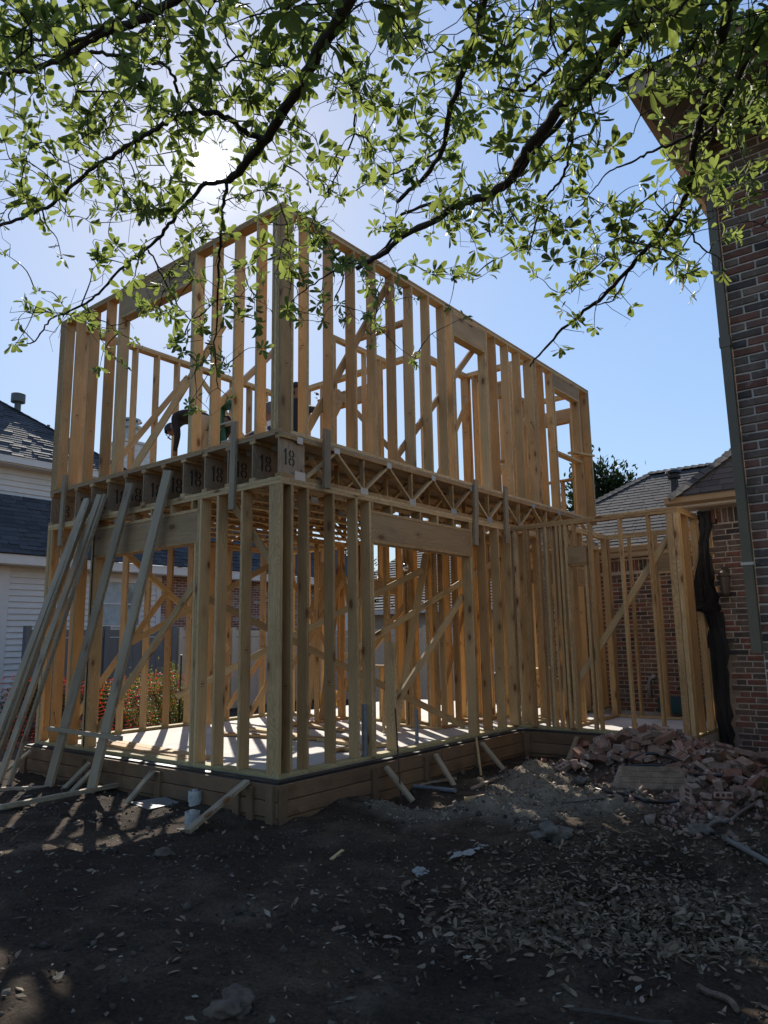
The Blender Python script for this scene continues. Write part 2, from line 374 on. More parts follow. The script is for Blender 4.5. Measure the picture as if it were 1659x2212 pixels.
at = N(n, 'ShaderNodeAttribute', attribute_name='clay'); at2 = N(n, 'ShaderNodeAttribute', attribute_name='brickdust')
n1 = noise(n, vec, 1.3, 6, 0.65); r1 = ramp_node(n, [(0.30, (0.027, 0.018, 0.012)), (0.5, (0.048, 0.034, 0.023)), (0.70, (0.115, 0.085, 0.057))]); n.links.new(n1.outputs['Fac'], r1.inputs[0])
n2 = noise(n, vec, 45, 5, 0.7); r2 = ramp_node(n, [(0.35, (0.6, 0.6, 0.6)), (0.62, (1.35, 1.3, 1.25))]); n.links.new(n2.outputs['Fac'], r2.inputs[0])
soil = mix(n, 1.0, r1.outputs[0], r2.outputs[0], 'MULTIPLY')
n3 = noise(n, vec, 7, 5, 0.7); r3 = ramp_node(n, [(0.3, (0.14, 0.113, 0.080)), (0.7, (0.26, 0.22, 0.165))]); n.links.new(n3.outputs['Fac'], r3.inputs[0])
col = mix(n, at.outputs['Fac'], soil, r3.outputs[0])
col = mix(n, at2.outputs['Fac'], col, (0.22, 0.15, 0.125))
n.links.new(col, b.inputs['Base Color']); b.inputs['Roughness'].default_value = 0.95; b.inputs['Specular IOR Level'].default_value = 0.15
nb = noise(n, vec, 38, 8, 0.75); bump(n, b, nb.outputs['Fac'], 0.9, 0.03)
me = np_mesh('ground', V, Q, SOIL, True)
a = me.attributes.new('clay', 'FLOAT', 'POINT'); a.data.foreach_set('value', clay_mask(GX, GY).ravel().astype(np.float32))
bd = np.clip(1.3*(gauss(GX, GY, 2.4, 4.1, .9, .9)+gauss(GX, GY, 3.3, 3.5, .7, 1.2)+fbm(GX*3, GY*3, 3, 31)*.6-.15), 0, .85)
a = me.attributes.new('brickdust', 'FLOAT', 'POINT'); a.data.foreach_set('value', bd.ravel().astype(np.float32))
g = link('ground', me); g['kind'] = 'structure'

# ------------------------------------------------------------------ slab
L, D, DW, WX, Z1, Z2, Z3 = 4.82, 8.34, 4.863, 2.516, 3.013, 3.493, 6.137
T, DP = 0.038, 0.14
mb = MB()
mb.box((-L+.006, .006, -0.45), (-.006, D+0.05, -0.004)); mb.box((-.005, DW+.006, -0.45), (WX-.006, 7.3, -0.004))
sb = mb.build('concrete_slab', CONC); sb['kind'] = 'structure'

# ------------------------------------------------------------------ timber house frame
HF = empty('timber_house_frame', (0, 0, 0), 'two storey unclad pine stud frame of a house standing on a new concrete slab', 'house frame')
def vstud(x0, x1, y0, y1, z0, z1, name='stud', mat=PINE):
    xc, yc = (x0+x1)/2, (y0+y1)/2
    if abs(x1-x0) > abs(y1-y0): return board(name, (xc, yc, z0), (xc, yc, z1), abs(x1-x0), abs(y1-y0), (1, 0, 0), mat, HF)
    return board(name, (xc, yc, z0), (xc, yc, z1), abs(y1-y0), abs(x1-x0), (0, 1, 0), mat, HF)
class Wall:
    """a stud wall; 'ax' is the direction it runs, f its outer face, s the side on which its depth lies"""
    def __init__(w, ax, f, s, a0, a1, z0, z1, d=DP, sill=PINE, dbl=True):
        w.ax, w.f, w.s, w.a0, w.a1, w.z0, w.z1, w.d = ax, f, s, a0, a1, z0, z1, d
        w.zb = z0+T; w.zt = z1-(2*T if dbl else T)
        if sill: w.beam('bottom_plate', a0, a1, z0, z0+T-0.001, sill)
        w.beam('top_plate', a0, a1, w.zt, w.zt+T-0.001)
        if dbl: w.beam('top_plate', a0+0.003, a1-0.003, w.zt+T, z1)
    def P(w, a, off, z):
        c = w.f+w.s*off
        return (a, c, z) if w.ax == 'x' else (c, a, z)
    def beam(w, name, a0, a1, z0, z1, mat=PINE, o0=0.0, o1=None, vert=False):
        o1 = w.d if o1 is None else o1; oc = (o0+o1)/2; zc = (z0+z1)/2
        if (z1-z0) > (o1-o0): return board(name, w.P(a0, oc, zc), w.P(a1, oc, zc), z1-z0, o1-o0, (0, 0, 1), mat, HF)
        return board(name, w.P(a0, oc, zc), w.P(a1, oc, zc), o1-o0, z1-z0, w.Pd(), mat, HF)
    def Pd(w): return (0, 1, 0) if w.ax == 'x' else (1, 0, 0)
    def stud(w, a, z0=None, z1=None, th=T, o0=0.0, o1=None, name='stud', mat=PINE):
        o1 = w.d if o1 is None else o1; z0 = w.zb if z0 is None else z0; z1 = w.zt if z1 is None else z1
        oc = (o0+o1)/2; j = random.uniform(-.003, .003)
        return board(name, w.P(a+th/2, oc, z0), w.P(a+th/2+j, oc, z1-0.001), o1-o0, th-0.0015, w.Pd(), mat, HF)
    def studs(w, aa): 
        for a in aa: w.stud(a)
    def header(w, a0, a1, z0, z1, cr=(), mat=PINE2, sill=None):
        w.beam('header', a0, a1, z0+T, z1, mat, 0.004, w.d-0.004)
        w.beam('header_plate', a0, a1, z0, z0+T-0.001, PINE)
        w.beam('header_plate', a0, a1, z1+0.001, z1+T, PINE)
        for a in cr: w.stud(a, z1+T+0.001, w.zt, name='cripple_stud')
        if sill:
            w.beam('window_sill_plate', a0, a1, sill-T, sill)
            k = a0
            while k < a1-0.05: w.stud(k, None, sill-T, name='cripple_stud'); k += 0.406
    def brace(w, a0, za, a1, zb_, off, wd=0.089, name='diagonal_brace'):
        return board(name, w.P(a0, off, za), w.P(a1, off, zb_), wd, T, (0, 0, 1), PINE, HF)

# first floor, face towards the camera's left (y = 0)
w = Wall('x', 0, 1, -L, 0, 0, Z1, sill=TREAT)
w.stud(-L, th=0.13, o0=0, o1=.038); w.studs([-4.755, -4.44, -4.02, -3.98]); w.stud(-3.62, th=.076); 
w.studs([-3.58+.0, -1.335, -1.03, -0.622]); w.stud(-3.54, None, 2.44, name='trimmer_stud'); w.stud(-1.415, None, 2.44, name='trimmer_stud'); w.stud(-1.375)
w.stud(-0.178, th=.178, o0=0, o1=.038, name='corner_stud'); w.stud(-.178, o0=.039, o1=.14)
w.header(-3.54, -1.375, 2.44, 2.80, (-3.5, -3.1, -2.7, -2.3, -1.9, -1.5))
# first floor, face towards the camera's right (x = 0)
w = Wall('y', 0, -1, 0.14, D, 0, Z1, sill=TREAT)
w.studs([0.155, 0.385, 0.795, 1.19, 1.435, 3.705, 4.06, 4.46, 4.865-.038, 4.90, 5.30, 5.9, 6.7, 7.5, 8.3])
w.stud(1.473, None, 2.45, name='trimmer_stud'); w.stud(3.665, None, 2.45, name='trimmer_stud')
w.header(1.473, 3.705, 2.45, 2.80, (1.48, 1.85, 2.46, 2.855, 3.24, 3.66))
w.stud(1.862, None, 1.29, name='short_stud')
w.brace(2.08, 0.53, 3.70, 1.90, 0.175)
# second floor, left face
w = Wall('x', 0, 1, -L, 0, Z2, Z3)
w.stud(-L, th=0.145, o0=0, o1=.038); w.studs([-4.673, -4.36, -3.965, -3.545, -3.236, -1.562, -1.21, -0.81, -0.427])
w.stud(-3.198, None, 5.70, name='trimmer_stud'); w.stud(-1.600, None, 5.70, name='trimmer_stud')
w.studs([-.164, -.123, -.082, -.041])
w.header(-3.198, -1.562, 5.70, 6.02, ())
# second floor, right face
w = Wall('y', 0, -1, 0.14, D, Z2, Z3)
w.stud(0.142, th=.038); w.studs([.38, .785, 1.185, 1.59, 1.985, 2.385, 2.785, 3.18, 3.37, 4.355, 4.63, 5.04, 5.44, 6.29, 6.68, 7.83, 8.23])
w.stud(8.30); w.stud(3.409, None, 5.69, name='trimmer_stud'); w.stud(4.316, None, 5.69, name='trimmer_stud')
w.stud(6.735, None, 5.77, name='trimmer_stud'); w.stud(7.79, None, 5.77, name='trimmer_stud'); w.stud(6.70, th=.034)
w.stud(5.89, th=.038); w.stud(5.93, th=.10, o0=.0, o1=.04); w.stud(6.03, th=.038)
w.header(3.409, 4.355, 5.69, 6.02, ()); w.header(6.735, 7.83, 5.77, 6.02, ())
w.beam('window_sill_plate', 6.74, 7.79, 4.56, 4.60)
board('sill_board', (-0.05, 7.42, 4.70), (0.10, 8.05, 4.715), .14, T, (1, 0, 0), PINE, HF)
w.brace(.56, 3.66, 2.10, 6.03, 0.165); w.brace(2.17, 3.62, 4.36, 5.88, .165)
# remaining walls, both floors
def plain_wall(ax, f, s, a0, a1, z0, z1, opens=(), step=0.406, sill=PINE, d=0.14, ph=0.0):
    w = Wall(ax, f, s, a0, a1, z0, z1, sill=sill, d=d)
    k = a0+ph
    while k < a1-T:
        if not any(o[0]-T < k < o[1] for o in opens): w.stud(k)
        k += step
    w.stud(a1-T)
    for o in opens:
        a, c, zs, zh = o
        w.stud(a-T); w.stud(c); w.stud(a, None, zh-.001, name='trimmer_stud'); w.stud(c-T, None, zh-.001, name='trimmer_stud')
        w.header(a, c, zh, zh+.24, [a+.02+.4*i for i in range(int((c-a)/.4))], sill=zs)
    return w
YB = 4.60
for z0, z1, sl_ in ((0, Z1, TREAT), (Z2, Z3, PINE)):
    up = z0 > 1
    zh, zs = (z0+2.05, z0+0.9)
    w = plain_wall('y', -L, 1, 0.142, YB, z0, z1, [] , sill=sl_, ph=.26)
    if up: w.brace(0.6, z0+.15, 2.2, z1-.3, .16); w.brace(2.4, z1-.2, 4.2, z0+.9, .165)
    else: w.brace(0.35, .15, 1.9, 2.1, .17); w.brace(1.1, 2.75, 3.2, 1.2, .165); w.brace(3.2, .2, 4.4, 1.5, .165)
    w = plain_wall('x', YB, -1, -L+.142, -1.33, z0, z1, [(-2.75, -1.95, zs, zh)] if not up else [(-3.4, -2.5, zs, zh)], sill=sl_, ph=.2)
    if up: w.brace(-4.5, z0+.3, -3.0, z1-.4, .16); w.brace(-3.2, z1-.3, -1.6, z0+.6, .165)
    else: w.brace(-4.4, 2.5, -2.9, .4, .165); w.brace(-3.4, .2, -1.7, 1.9, .17)
    w = plain_wall('y', -1.33-DP, 1, YB+.002, 6.05, z0, z1, [], sill=sl_, ph=.1)
    w.brace(4.7, z0+.3, 5.9, z1-.5, .165)
    w = plain_wall('x', 6.05, -1, -1.33+.003, -.142, z0, z1, [(-1.0, -.45, zs, zh)] if up else [], sill=sl_, ph=.1)
    w = plain_wall('x', D, -1, -1.33, -.142, z0, z1, [(-1.05, -.35, zs if up else None, zh)], sill=sl_)
    w = plain_wall('y', -1.33, 1, 6.06, D-.142, z0, z1, [] if up else [(6.2, 8.0, None, zh+.3)], sill=sl_, ph=.2)
    if up: w.brace(6.3, z0+.4, 8.0, z1-.3, .165)
# inside partitions of the second floor, seen through the face towards the right
w = Wall('y', -2.0, -1, 3.0, 4.45, Z2, Z3, d=.089); w.studs([3.0, 3.04, 3.4, 3.8, 4.2, 4.24])
w = Wall('x', 3.3, 1, -1.9, -.8, Z2, Z3, d=.089); w.studs([-1.9, -1.86, -1.5, -1.1, -.84])
# first floor partition in the middle of the slab
w = Wall('x', 4.05, 1, -1.9, -.9, 0, Z1, d=.089); w.studs([-1.9, -1.86, -1.5, -1.42, -1.38, -1.05, -.94])
w = Wall('y', -.86, -1, 4.2, 5.7, 0, Z1, d=.089); w.studs([4.22, 4.6, 5.0, 5.4, 5.6])
for p0, p1 in (((-2.6, 1.0, 1.95), (-.16, 3.62, .13)), ((-2.9, .9, .62), (-1.0, 3.9, 2.35)), ((-1.75, 4.0, 2.2), (-1.25, 3.2, .04)), ((-4.2, .16, .21), (-3.56, .16, .36))):
    board('diagonal_brace', p0, p1, .089, T, (0, 0, 1), PINE, HF)
board('diagonal_brace', (-3.56, .165, .20), (-1.56, .165, 2.03), .089, T, (0, 0, 1), PINE, HF)
board('diagonal_brace', (-.18, .175, 2.0), (-.95, .175, 2.85), .089, T, (0, 0, 1), PINE, HF)
board('diagonal_brace', (-1.35, .16, Z2+.55), (-2.2, 2.0, Z3-.5), .089, T, (0, 0, 1), PINE, HF)
board('diagonal_brace', (-3.05, .17, Z2+.04), (-2.1, .9, Z2+2.1), .089, T, (0, 0, 1), PINE, HF)
w = Wall('y', -3.05, -1, 2.9, 4.45, 0, Z1, d=.089); w.studs([2.92, 2.96, 3.35, 3.75, 4.15, 4.40])
w = Wall('x', 5.2, 1, -1.32, -.95, 0, Z1, d=.089); w.studs([-1.30, -1.0])
for p0, p1 in (((-4.1, 3.2, .1), (-3.3, 4.3, 2.4)), ((-2.9, 4.2, 2.6), (-1.9, 3.6, .1)), ((-1.7, 2.9, 1.1), (-.3, 4.9, 2.5)), ((-4.6, 1.2, 1.3), (-3.2, 3.0, 2.6)), ((-.4, 5.2, 2.6), (-1.1, 6.0, 1.0)), ((-3.0, 3.1, .9), (-3.0, 4.4, 2.4))):
    board('diagonal_brace', p0, p1, .089, T, (0, 0, 1), PINE, HF)
# single storey wing
w = Wall('x', DW, 1, 0.003, WX, 0, Z1, d=.089, sill=TREAT)
w.studs([.04, .20, .235, .43, .56, .66, .74, .80, .88, 1.245, 1.69, 2.09]); w.stud(2.36, th=.09); w.stud(2.455, th=.06)
w.stud(.52, th=.05, o0=.02, o1=.089, mat=GREYW)
w.beam('header', .875+T, 1.20, 2.36, 2.60, PINE2, .004, .085); w.beam('header_plate', .875+T, 1.2, 2.32, 2.358); w.stud(1.0, 2.61, name='cripple_stud'); w.stud(.915, None, 2.32, name='trimmer_stud'); w.stud(1.16, None, 2.32, name='trimmer_stud')
w.brace(.86, .61, 2.34, 2.62, .11); w.stud(.84, .3, 1.05, o0=.09, o1=.128, th=.07, name='short_stud')
w = Wall('y', WX, -1, DW+.09, 5.88, 0, Z1, d=.089, sill=TREAT); w.studs([DW+.10, 5.3, 5.7, 5.8])
w = Wall('x', 7.05, -1, 0.62, WX-.1, 0, Z1, d=.089); w.studs([.64, .68, 1.05, 1.45, 1.49, 2.0, 2.2, 2.36])
w.header(1.53, 2.0, 2.3, 2.62, (1.7,)) 
w = Wall('y', .71, -1, DW+.1, 6.95, 0, Z1, d=.089); w.studs([5.2, 5.64, 6.3, 6.88])
w.header(5.68, 6.3, 2.1, 2.35, (5.9,))
# subfloor over the trusses
for i, (x0, x1, y1) in enumerate(((-L, -3.62, YB), (-3.618, -2.42, YB), (-2.418, -1.33, YB), (-1.328, 0, D))):
    for j in range(int(math.ceil(y1/2.44))):
        a, c = j*2.44, min(y1, (j+1)*2.44)-.002
        mb = MB().box((x0, a, Z1+.457+.001), (x1, c, Z2)); mb.build('subfloor_sheet', OSBW, HF)
# floor trusses, each with its stencilled end panel, webs and nail plates
def digits18(mbx, org, ux, h):
    """stencil 18, drawn as flat bars standing just proud of the panel; ux is the reading direction"""
    org = Vector(org); ux = Vector(ux); uz = Vector((0, 0, 1)); nrm_ = ux.cross(uz)
    def quad(x0, z0, x1, z1):
        P = [org+ux*x0*h+uz*z0*h, org+ux*x1*h+uz*z0*h, org+ux*x1*h+uz*z1*h, org+ux*x0*h+uz*z1*h]
        mbx.add([p+nrm_*.002 for p in P], [(0, 1, 2, 3)])
    quad(.12, 0, .26, 1.0); mbx.add([org+nrm_*.002+ux*h*a+uz*h*c for a, c in ((0, .72), (.12, .80), (.12, 1.0))], [(0, 1, 2)])
    for c0, r in ((.74, .245), (.26, .265)):
        for k in range(14):
            a0, a1 = 2*math.pi*k/14, 2*math.pi*(k+1)/14
            if abs(math.sin((a0+a1)/2)) > .965: continue
            pts = []
            for a_, rr in ((a0, r), (a1, r), (a1, r-.12), (a0, r-.12)):
                pts.append(org+nrm_*.002+ux*h*(.66+rr*math.cos(a_)*.98)+uz*h*(c0+rr*math.sin(a_)))
            mbx.add(pts, [(0, 1, 2, 3)])
tx = [-.045-.4065*i for i in range(12)]; tx[-1] = -L+.045
plate_me = MB().box((-.07, -.0035, -.055), (.07, .0035, .055))
for i, x in enumerate(tx):
    y1 = D-.01 if x > -1.3 else YB-.01
    mb = MB(); zb, zt = Z1+.001, Z1+.457
    mb.box((x-.0445, 0.003, zb), (x+.0445, y1, zb+T)); mb.box((x-.0445, 0.003, zt-T), (x+.0445, y1, zt))
    tr = mb.build('floor_truss', PINE, HF)
    mb = MB().box((x-.008, 0.006, zb+T), (x+.008, .385, zt-T))
    pn = mb.build('end_panel', OSBW, tr)
    mb = MB(); digits18(mb, (x+.008, .085+random.uniform(-.02, .03), zb+.135+random.uniform(-.015, .015)), (0, 1, random.uniform(-.03, .03)), .185*random.uniform(.94, 1.05)); mb.build('stencil_number', STEN, tr)
    webs = []; k = 0; yb = .40
    verts_ = []
    while yb < y1-.2:
        yt = .885+.965*k
        if yt < y1-.05: webs.append(((yb, zb+T), (yt, zt-T)))
        nb_ = 1.365+.965*k
        if nb_ < y1-.05 and yt < y1-.05: webs.append(((yt, zt-T), (nb_, zb+T))); verts_.append(nb_)
        yb = nb_; k += 1
    for (a, c) in webs: board('web', (x, a[0], a[1]), (x, c[0], c[1]), .03, .06, (0, 0, 1), PINE, tr, bev=0)
    for yv in verts_: board('web', (x, yv+.001, zb+T), (x, yv+.001, zt-T), .028, .058, (0, 1, 0), PINE, tr, bev=0)
    for yp, zp, pw, ph in [(.30, zb+.035, .10, .075), (.29, zt-.03, .055, .055)]+[(v, zb+.03, .085, .06) for v in verts_]+[(.885+.965*q, zt-.03, .06, .055) for q in range(len(verts_)+1) if .885+.965*q < y1-.1]:
        if i > 3 and yp > .5: continue
        mb = MB()
        mb.box((x+.0445, yp-pw, zp-ph*.62), (x+.0475, yp+pw*.6, zp+ph*.62)); mb.build('nail_plate', GALV, tr)
# boards nailed over the floor edge to hold the upper wall
for p, q in (((-4.378, -.021, 3.69), (-4.41, -.021, 2.68)), ((-.72, -.021, 3.73), (-.745, -.021, 2.74))): board('scab_board', p, q, .089, T, (1, 0, 0), GREYW, HF)
for p, q in (((.069, .625, 3.63), (.069, .625, 2.96)), ((.024, 3.845, 3.58), (.024, 3.785, 2.62)), ((.024, 4.73, 3.62), (.024, 4.69, 2.73))): board('scab_board', p, q, .10, T, (0, 1, 0), GREYW, HF)
# crayon marks on two studs
mk = MB()
def squiggle(o, a, s):
    P = [Vector(o)+Vector(a)*u*s+Vector((0, 0, v*s)) for u, v in ((0, 1), (.25, 1.3), (.4, .8), (.45, .3), (.7, .1), (1, -.9))]
    mk.tube(P, .004, 4)
squiggle((-.075, 5.888, 4.86), (1, 0, 0), .07); squiggle((-4.55+.2, -.004, .35), (1, 0, 0), .07)
mk.build('crayon_mark', INK, HF)

# ink grade stamps on the studs, three short bars each
mb = MB(); rs = random.Random(5)
for o in list(HF.children):
    if not o.name.startswith('stud') or rs.random() > .7: continue
    d_ = o.data; xs = [v.co.x for v in d_.vertices]; wd = max(xs); hz = max(v.co.z for v in d_.vertices); zb = rs.choice((-.45, -.2, .15))*hz
    for sy in (-1, 1):
        yo = sy*(max(v.co.y for v in d_.vertices)+.0012)
        for k, (l_, t_) in enumerate(((.55, .004), (.35, .012), (.6, .003))):
            z = zb+k*.028; mb.add([o.matrix_basis @ Vector(p) for p in ((-wd*l_*.7, yo, z), (wd*l_, yo, z+.001), (wd*l_, yo, z+t_), (-wd*l_*.7, yo, z+t_))], [(0, 1, 2, 3)])
mb.build('grade_stamps', plain('faded_ink', (.10, .065, .04), .9), HF, kind='stuff')

# ------------------------------------------------------------------ formwork round the slab
FW = empty('slab_formwork', (0, 0, -.35), 'dirty plank formwork with stakes standing around the edge of the concrete slab', 'formwork')
def fboard(p0, p1, name='form_board', w=.14, t=.038, up=(0, 0, 1), mat=FORMW): return board(name, p0, p1, w, t, up, mat, FW)
for zc, o_ in ((-.099, 0), (-.247, .006), (-.395, -.004)):
    fboard((-4.95, -.12-o_, zc), (-2.45, -.12-o_, zc+.004)); fboard((-2.44, -.123-o_, zc+.003), (.10, -.121-o_, zc))
    fboard((.121+o_, -.145, zc), (.121+o_, 2.6, zc-.004)); fboard((.124+o_, 2.61, zc+.002), (.122+o_, 4.70, zc))
    fboard((.145, 4.742-o_, zc), (2.95, 4.742-o_, zc))
for x in (-4.75, -3.3, -1.72, -.42, -.22): fboard((x, -.159, -.55), (x, -.159, -.06), 'stake', .09)
fboard((.06, -.162, -.55), (.06, -.162, -.02), 'stake', .09)
for y in (-.09, 1.27, 2.25, 3.4): fboard((.162, y, -.55), (.162, y, -.06), 'stake', .09, up=(0, 1, 0))
for x in (.2, 1.0, 2.3): fboard((x, 4.70, -.5), (x, 4.70, -.06), 'stake', .09)
for (p, q) in (((-1.75, -.20, -.05), (-1.82, -.55, -.42)), ((-3.05, -.20, -.08), (-3.2, -.5, -.42)), ((-2.85, -.20, -.08), (-2.98, -.52, -.42)), ((-4.5, -.2, -.05), (-4.75, -.55, -.4)),
               ((.20, 1.42, -.06), (.50, 1.50, -.40)), ((.20, 2.38, -.05), (.48, 2.36, -.40)), ((.20, 3.45, -.04), (.62, 3.40, -.42)), ((1.0, 4.66, -.05), (.95, 4.35, -.40))):
    fboard(p, q, 'kicker_brace', .075, .03, (1, 0, 0) if p[1] < 0 or p[1] > 4 else (0, 1, 0), GREYW)
# rubber seal strip between sill plate and slab edge
mb = MB().box((-4.84, -.100, -.030), (.10, .004, -.006)); mb.box((-.004, .0045, -.031), (.10, DW-.1, -.007)); mb.box((.101, DW-.10, -.031), (2.6, DW+.004, -.007)); mb.build('sill_membrane', BLACKP, FW)
# ------------------------------------------------------------------ loose lumber leaning and lying about
def loose(name, p0, p1, w, t, up, mat, label, cat, group=None): return tag(board(name, p0, p1, w, t, up, mat), label, cat, group)
LG = 'planks leaning on the frame'
def onz0(px, py):
    d = ray(px, py); return CAM+d*((GZ-.02-CAM.z)/d.z)
loose('leaning_plank', onz0(-66, 1745), (-3.69, -.06, 3.25), .089, T, (1, .3, 0), GREYW, 'leftmost leaning plank, its foot out of the picture and its back against the floor edge', 'plank', LG)
loose('leaning_plank', onz0(-42, 1740), (-3.60, -.075, 3.19), .089, T, (.6, -.8, 0), GREYW, 'second leaning plank from the left, pressed edge on against the leftmost one', 'plank', LG)
loose('leaning_plank', (-4.27, -.70, -.36), (-3.36, -.06, 3.26), .13, T, (1, 0, 0), GREYW, 'wider left plank of the middle leaning pair, standing on sunlit dirt', 'plank', LG)
loose('leaning_plank', (-4.06, -.66, -.36), (-3.22, -.07, 3.25), .115, T, (1, -.3, 0), GREYW, 'right plank of the middle leaning pair, slightly narrower', 'plank', LG)
loose('leaning_plank', (-3.42, -.50, -.36), (-2.66, -.06, 3.31), .16, T, (1, 0, 0), GREYW, 'leaning plank behind the left end of the horizontal stick', 'plank', LG)
loose('leaning_plank', (-2.66, -.40, -.36), (-1.87, -.06, 3.35), .16, T, (1, 0, 0), GREYW, 'rightmost leaning plank, crossed near its foot by the horizontal stick', 'plank', LG)
loose('wood_offcut', (-3.36, -.385, .38), (-3.22, -.32, 1.0), .12, .032, (1, -.1, 0), GREYW, 'short board on the leaning plank left above the horizontal stick', 'board')
loose('wood_offcut', (-2.52, -.30, .33), (-2.37, -.26, 1.0), .10, .032, (1, -.1, 0), GREYW, 'short board on the rightmost leaning plank just above the horizontal stick', 'board')
loose('cross_stick', (-3.52, -.50, .32), (-1.98, -.46, .30), .05, .03, (0, 0, 1), GREYW, 'thin horizontal stick lying across the feet of two leaning planks', 'stick')
def onz(px, py, z=GZ):
    d = ray(px, py); t = (z-CAM.z)/d.z; return CAM+d*t
def flat(name, pa, pb, w, t, mat, label, cat, lift=0.0):
    a = onz(*pa); c = onz(*pb); za = gh(a.x, a.y)+t/2+lift; zc = gh(c.x, c.y)+t/2+lift
    return loose(name, (a.x, a.y, za), (c.x, c.y, zc), w, t, (-(c-a).y, (c-a).x, 0), mat, label, cat)
flat('ground_stick', (-20, 1712), (262, 1690), .06, .04, GREYW, 'long batten lying on dappled dirt, ends below the leaning planks', 'batten', .01)
flat('ground_stick', (0, 1759), (265, 1707), .07, .045, GREYW, 'sunlit batten lying nearest the camera at the left edge', 'batten', .03)
loose('timber_prop', (-.27, -.16, -.02), (-.20, -.90, -.32), .075, T, (1, 0, 0), GREYW, 'long raking timber from the form corner down to the white pipe stubs', 'timber prop')
flat('wood_block', (660, 1752), (702, 1741), .10, .04, FORMW, 'short dark wood block on the dirt in front of the form corner', 'wood block')
flat('wood_block', (1004, 1746), (1050, 1746), .09, .055, PINE, 'pale sawn wood block lying on the grey clay', 'wood block')
flat('ground_stick', (905, 1693), (985, 1685), .05, .03, GREYW, 'short batten on the dirt beside the grey conduit', 'batten')
flat('ground_stick', (1020, 1704), (1115, 1668), .045, .025, GREYW, 'thin lath lying on the dirt, ending towards the inner corner', 'lath')
flat('wood_splinter', (715, 1851), (740, 1838), .03, .012, PINE, 'small orange wood splinter alone on dark dirt', 'splinter')
flat('wood_splinter', (567, 1784), (585, 1768), .03, .012, PINE, 'pale wood splinter at the foot of the form corner', 'splinter')
loose('marked_stake', (.486, 2.95, -.42), (.44, 2.93, .10), .035, .015, (0, 1, 0), PINE, 'thin pale stake with marks standing upright before the form boards', 'stake')
for k, (p0, p1, lab) in enumerate((((-3.9, .45, .02), (-1.5, .22, .02), 'lowest plank of the pile lying just inside the left sill'),
                       ((-3.7, .58, .02), (-1.6, .38, .02), 'second plank lying flat on the slab inside the left sill'),
                       ((-3.6, 2.6, .02), (-.9, 2.15, .02), 'long plank lying across the middle of the slab'),
                       ((-3.9, 3.5, .03), (-1.9, 3.1, .03), 'plank lying on the slab near the far back wall'),
                       ((-3.2, 1.9, .025), (-1.2, 2.35, .025), 'plank lying askew on the slab behind the corner studs'),
                       ((-.75, 1.55, .025), (-.5, 2.3, .025), 'short plank lying inside the door opening'))):
    loose('floor_plank', p0, p1, .14, .036, (0, 1, 0), PINE, lab, 'plank')
for k, (p0, p1, wd, lab) in enumerate((((-4.35, 2.55, .02), (-4.55, 2.75, 2.9), .2, 'broad board leaning inside the left wall, behind the leftmost door post'),
                       ((-3.4, 3.8, .02), (-3.5, 4.4, 2.7), .2, 'broad board leaning on the back wall, seen left of the corner post'),
                       ((-3.1, 3.9, .02), (-3.15, 4.42, 2.6), .14, 'narrow board leaning on the back wall beside the broad one'),
                       ((-1.2, 3.4, .02), (-1.0, 4.0, 2.6), .12, 'board leaning on the middle partition seen through the door opening'))):
    loose('leaning_board', p0, p1, wd, .03, (1, 0, 0), PINE, lab, 'board')
def onplane(px, py, ax, v):
    d = ray(px, py); i = 'xyz'.index(ax); return CAM+d*((v-CAM[i])/d[i])
# ------------------------------------------------------------------ the old brick house (right)
BH = empty('brick_house', (4.0, 3, GZ), 'old red brick house at right with tan gutters and grey shingled roofs', 'house')
CO, BL, MJ = 0.080, 0.270, 0.0165
brick_meshes = []
for k in range(10):
    r_ = random.Random(k); mb = MB(); hx, hy, hz = (BL-MJ)/2, .05, (CO-MJ)/2
    Vb = [(sx*hx+r_.uniform(-.004, .004), sy*hy+r_.uniform(-.002, .003), sz*hz+r_.uniform(-.003, .003)) for sz in (-1, 1) for sx, sy in ((-1, -1), (1, -1), (1, 1), (-1, 1))]
    bm = bmesh.new(); vs = [bm.verts.new(v) for v in Vb]
    for f in BOXF: bm.faces.new([vs[i] for i in f])
    bmesh.ops.bevel(bm, geom=[e for e in bm.edges if e.verts[0].co.y < 0 and e.verts[1].co.y < 0], offset=.006, segments=1, affect='EDGES')
    me = bpy.data.meshes.new('brick'); bm.to_mesh(me); bm.free(); me.materials.append(BRICK); brick_meshes.append(me)
bricks = []                            # (matrix, mesh index)
def lay(x0f, x1, y, z0, z1, soldier=None, skip=None):
    n_ = int(round((z1-z0)/CO))
    for r in range(n_):
        z = z0+(r+.5)*CO; xl = x0f(z, r) if callable(x0f) else x0f
        x = xl-(BL/2 if r % 2 and not callable(x0f) else (BL*.5*(r % 2) if callable(x0f) else 0))
        while x < x1:
            a, c = max(x, xl), min(x+BL, x1); wdt = c-a
            if wdt > .05:
                M = Matrix.Translation(((a+c)/2, y+.05-random.uniform(0, .004), z)) @ Matrix.Rotation(random.uniform(-.008, .008), 4, 'Y') @ Matrix.Diagonal(((wdt-MJ)/(BL-MJ), 1, 1, 1))
                bricks.append((M, random.randrange(10)))
            x += BL
    if soldier:
        x = x0f(soldier, 0) if callable(x0f) else x0f
        while x < x1-.05:
            bricks.append((Matrix.Translation((x+CO/2, y+.05-random.uniform(0, .004), soldier+BL*.4)) @ Matrix.Rotation(math.pi/2, 4, 'Y') @ Matrix.Diagonal((.8, 1, 1, 1)), random.randrange(10)))
            x += CO
YN, YL, YF = 1.85, 5.9, 8.8
def cut(z, r):
    base = 2.66 if z > 2.5 else (2.60 if z > 1.9 else (2.63 if z > 1.2 else 2.74))
    return base+(.0, .055, .02, .09, -.01, .06)[r % 6]-BL*.5*(r % 2)*.0
